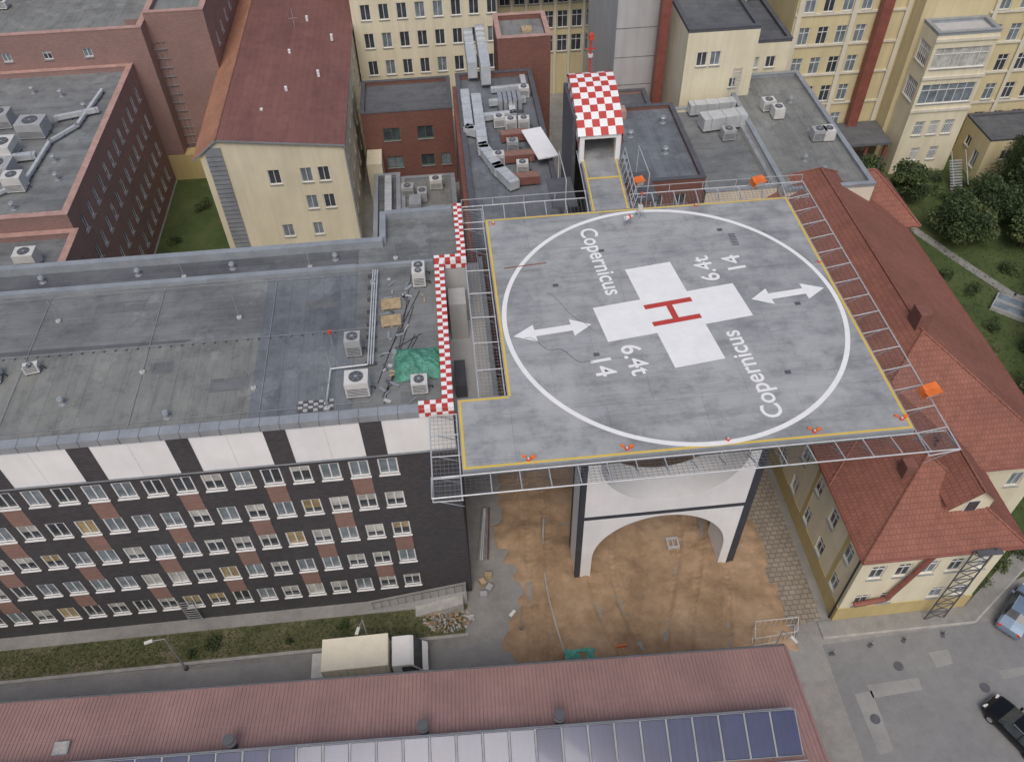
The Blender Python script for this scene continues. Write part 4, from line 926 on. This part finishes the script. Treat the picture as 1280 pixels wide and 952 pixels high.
def conifer(x,y,h,r):
    g=G("spruce_tree");g.bar("trunk",BARK,(0,0,0),(0,0,h),.16,8,.03)
    vs=[];fs=[]
    lv=int(h*3)
    for i in range(lv):
        z=.6+i*(h-.7)/lv;rad=r*(1-z/h)**.8+.08
        for k in range(13):
            a=k*.483+i*1.1+random.random()*.3;L=rad*random.uniform(.75,1.1)
            for s in range(int(L/.13)+2):
                t=s*.13;px,py=t*math.cos(a),t*math.sin(a);pz=z-t*.28
                for q in (-1,1):
                    d=Vector((math.cos(a+q*.9),math.sin(a+q*.9),-.25))*random.uniform(.18,.36);o=len(vs)
                    vs+=[(px,py,pz),(px+d.x+.04,py+d.y,pz+d.z),(px+d.x*.8,py+d.y*.8+.08,pz+d.z-.07)];fs.append((o,o+1,o+2))
    g.faces("crown",LEAF1,vs,fs);g.done((x,y,0))
def shrub(x,y,r,mats=None):
    g=G("shrub");g.bar("stem",BARK,(0,0,0),(0,0,r*.6),.05,6)
    leafcloud(g,[(random.uniform(-.5,.5)*r,random.uniform(-.5,.5)*r,r*random.uniform(.3,.8),r*random.uniform(.4,.7)) for _ in range(5)],300,.09,mats or [LEAF1,LEAF2]);g.done((x,y,0))
L1=[LEAF1];L12=[LEAF1,LEAF2]
tree(38.8,28.5,5,3.2,[LEAF1,LEAF1,LEAF2]);tree(36.2,35.5,4.5,2.4,L12);tree(48.5,31,6.5,3.6,L1);tree(40.3,9.5,5.5,3.2,L12);tree(35,5.0,4.8,2.8,L12);tree(43,4,6,3.4,L1);tree(52,26,6.5,3.6,L12);tree(44.8,26.5,4.2,2.4,L12);tree(32.6,38.5,3.8,2.2,L12);tree(45.5,12,6,3.4,L1);tree(51,37,5.5,2.8,L12);tree(43.6,31,5.5,3,L1);tree(48.2,20,6,3.3,L12);tree(31.2,34.5,3.6,2.1,L12)
tree(41.5,15.2,4.2,2.3,L1);tree(37.4,.8,4.5,2.6,L1);tree(56,31,7.5,3.8,L1)
conifer(50.2,34,9,2.6);conifer(46.4,35.3,7.8,2.3);conifer(43.6,19.5,6,1.9);conifer(48.5,25,7,2.1);conifer(38.2,6.8,6,1.9);conifer(53.5,33,9.5,2.7);conifer(46.6,30,8,2.3)
for x,y,r in ((34,36,1),(40,36.5,.9),(43,36,.9),(46,29,1),(35.5,23,.9),(32.6,19,.8),(36,15.5,1),(31,14,.8),(34,1,1.1),(30,-1,.9),(22.6,-9.3,.8),(24.5,-8.2,1),(26.5,-7.2,1),(29.5,-5.5,1),(-31.6,-8.0,.7),(-22.7,-7.8,.5),(-42,38,.9),(-41.5,30,.8),(-33,-8.6,.4),(-26.3,-8.4,.4),(34,30,1.1),(31.5,25,1),(37,38,1.1),(44.6,37.3,1),(41.5,23,1.1),(30.5,8,1),(32.5,10.5,.9),(38,12.5,1),(29.5,3,.9),(41.8,39,1.0),(35,40.5,.9),(28.8,33,1.0),(30.8,30,1.1),(-40,44,1.0),(-38.5,35,.8),(33.5,33,1.2),(39.5,33,1.1),(41,35,1.1),(36.8,20.5,1.0),(34.2,12.6,.9)): shrub(x,y,r)
vs=[];fs=[]
def tuft(x,y,z,s):
    for k in range(4):
        a=random.random()*6.28;o=len(vs);vs.extend([(x,y,z),(x+.04*math.cos(a+1.5),y+.04*math.sin(a+1.5),z),(x+s*.6*math.cos(a),y+s*.6*math.sin(a),z+s)]);fs.append((o,o+1,o+2))
for i in range(4000): tuft(random.uniform(-48,-14.3),random.uniform(-9.0,-7.0),.055,random.uniform(.05,.16))
for i in range(7000):
    x=random.uniform(27.8,58);y=random.uniform(-4,42);tuft(x,y,.01,random.uniform(.12,.34))
single("grass_tufts",LEAF2,vs,fs)
# ------------------------------------------------------------ camera
ca=bpy.data.cameras.new("camera");ca.sensor_width=36;ca.lens=1039.7/1280*36;ca.clip_end=2000
co=bpy.data.objects.new("camera",ca);S.collection.objects.link(co);S.camera=co
co.matrix_world=Matrix.Translation((-12.593,-35.585,54.4))@Matrix.Rotation(math.radians(-4.599),4,'Z')@Matrix.Rotation(math.radians(90-47.439),4,'X')@Matrix.Rotation(math.radians(-1.595),4,'Z')
# ------------------------------------------------------------ light
w=bpy.data.worlds.new("World");S.world=w;w.use_nodes=True;nt=w.node_tree
sky=nt.nodes.new("ShaderNodeTexSky");sky.sky_type='NISHITA';sky.sun_disc=False;sky.sun_elevation=math.radians(56);sky.sun_rotation=math.radians(190);sky.dust_density=5;sky.air_density=1
bg=nt.nodes["Background"];nt.links.new(sky.outputs[0],bg.inputs[0]);bg.inputs[1].default_value=.115
sl_=bpy.data.lights.new("sun",'SUN');sl_.energy=.95;sl_.angle=math.radians(28);sl_.color=(1,.97,.93)
so=bpy.data.objects.new("sun",sl_);S.collection.objects.link(so)
az=math.radians(190);el=math.radians(56)
dirv=Vector((math.sin(az)*math.cos(el),math.cos(az)*math.cos(el),math.sin(el)))
so.rotation_euler=dirv.to_track_quat('Z','Y').to_euler();so.location=(0,0,80)
S.view_settings.view_transform='Standard';S.view_settings.look='None';S.view_settings.exposure=0
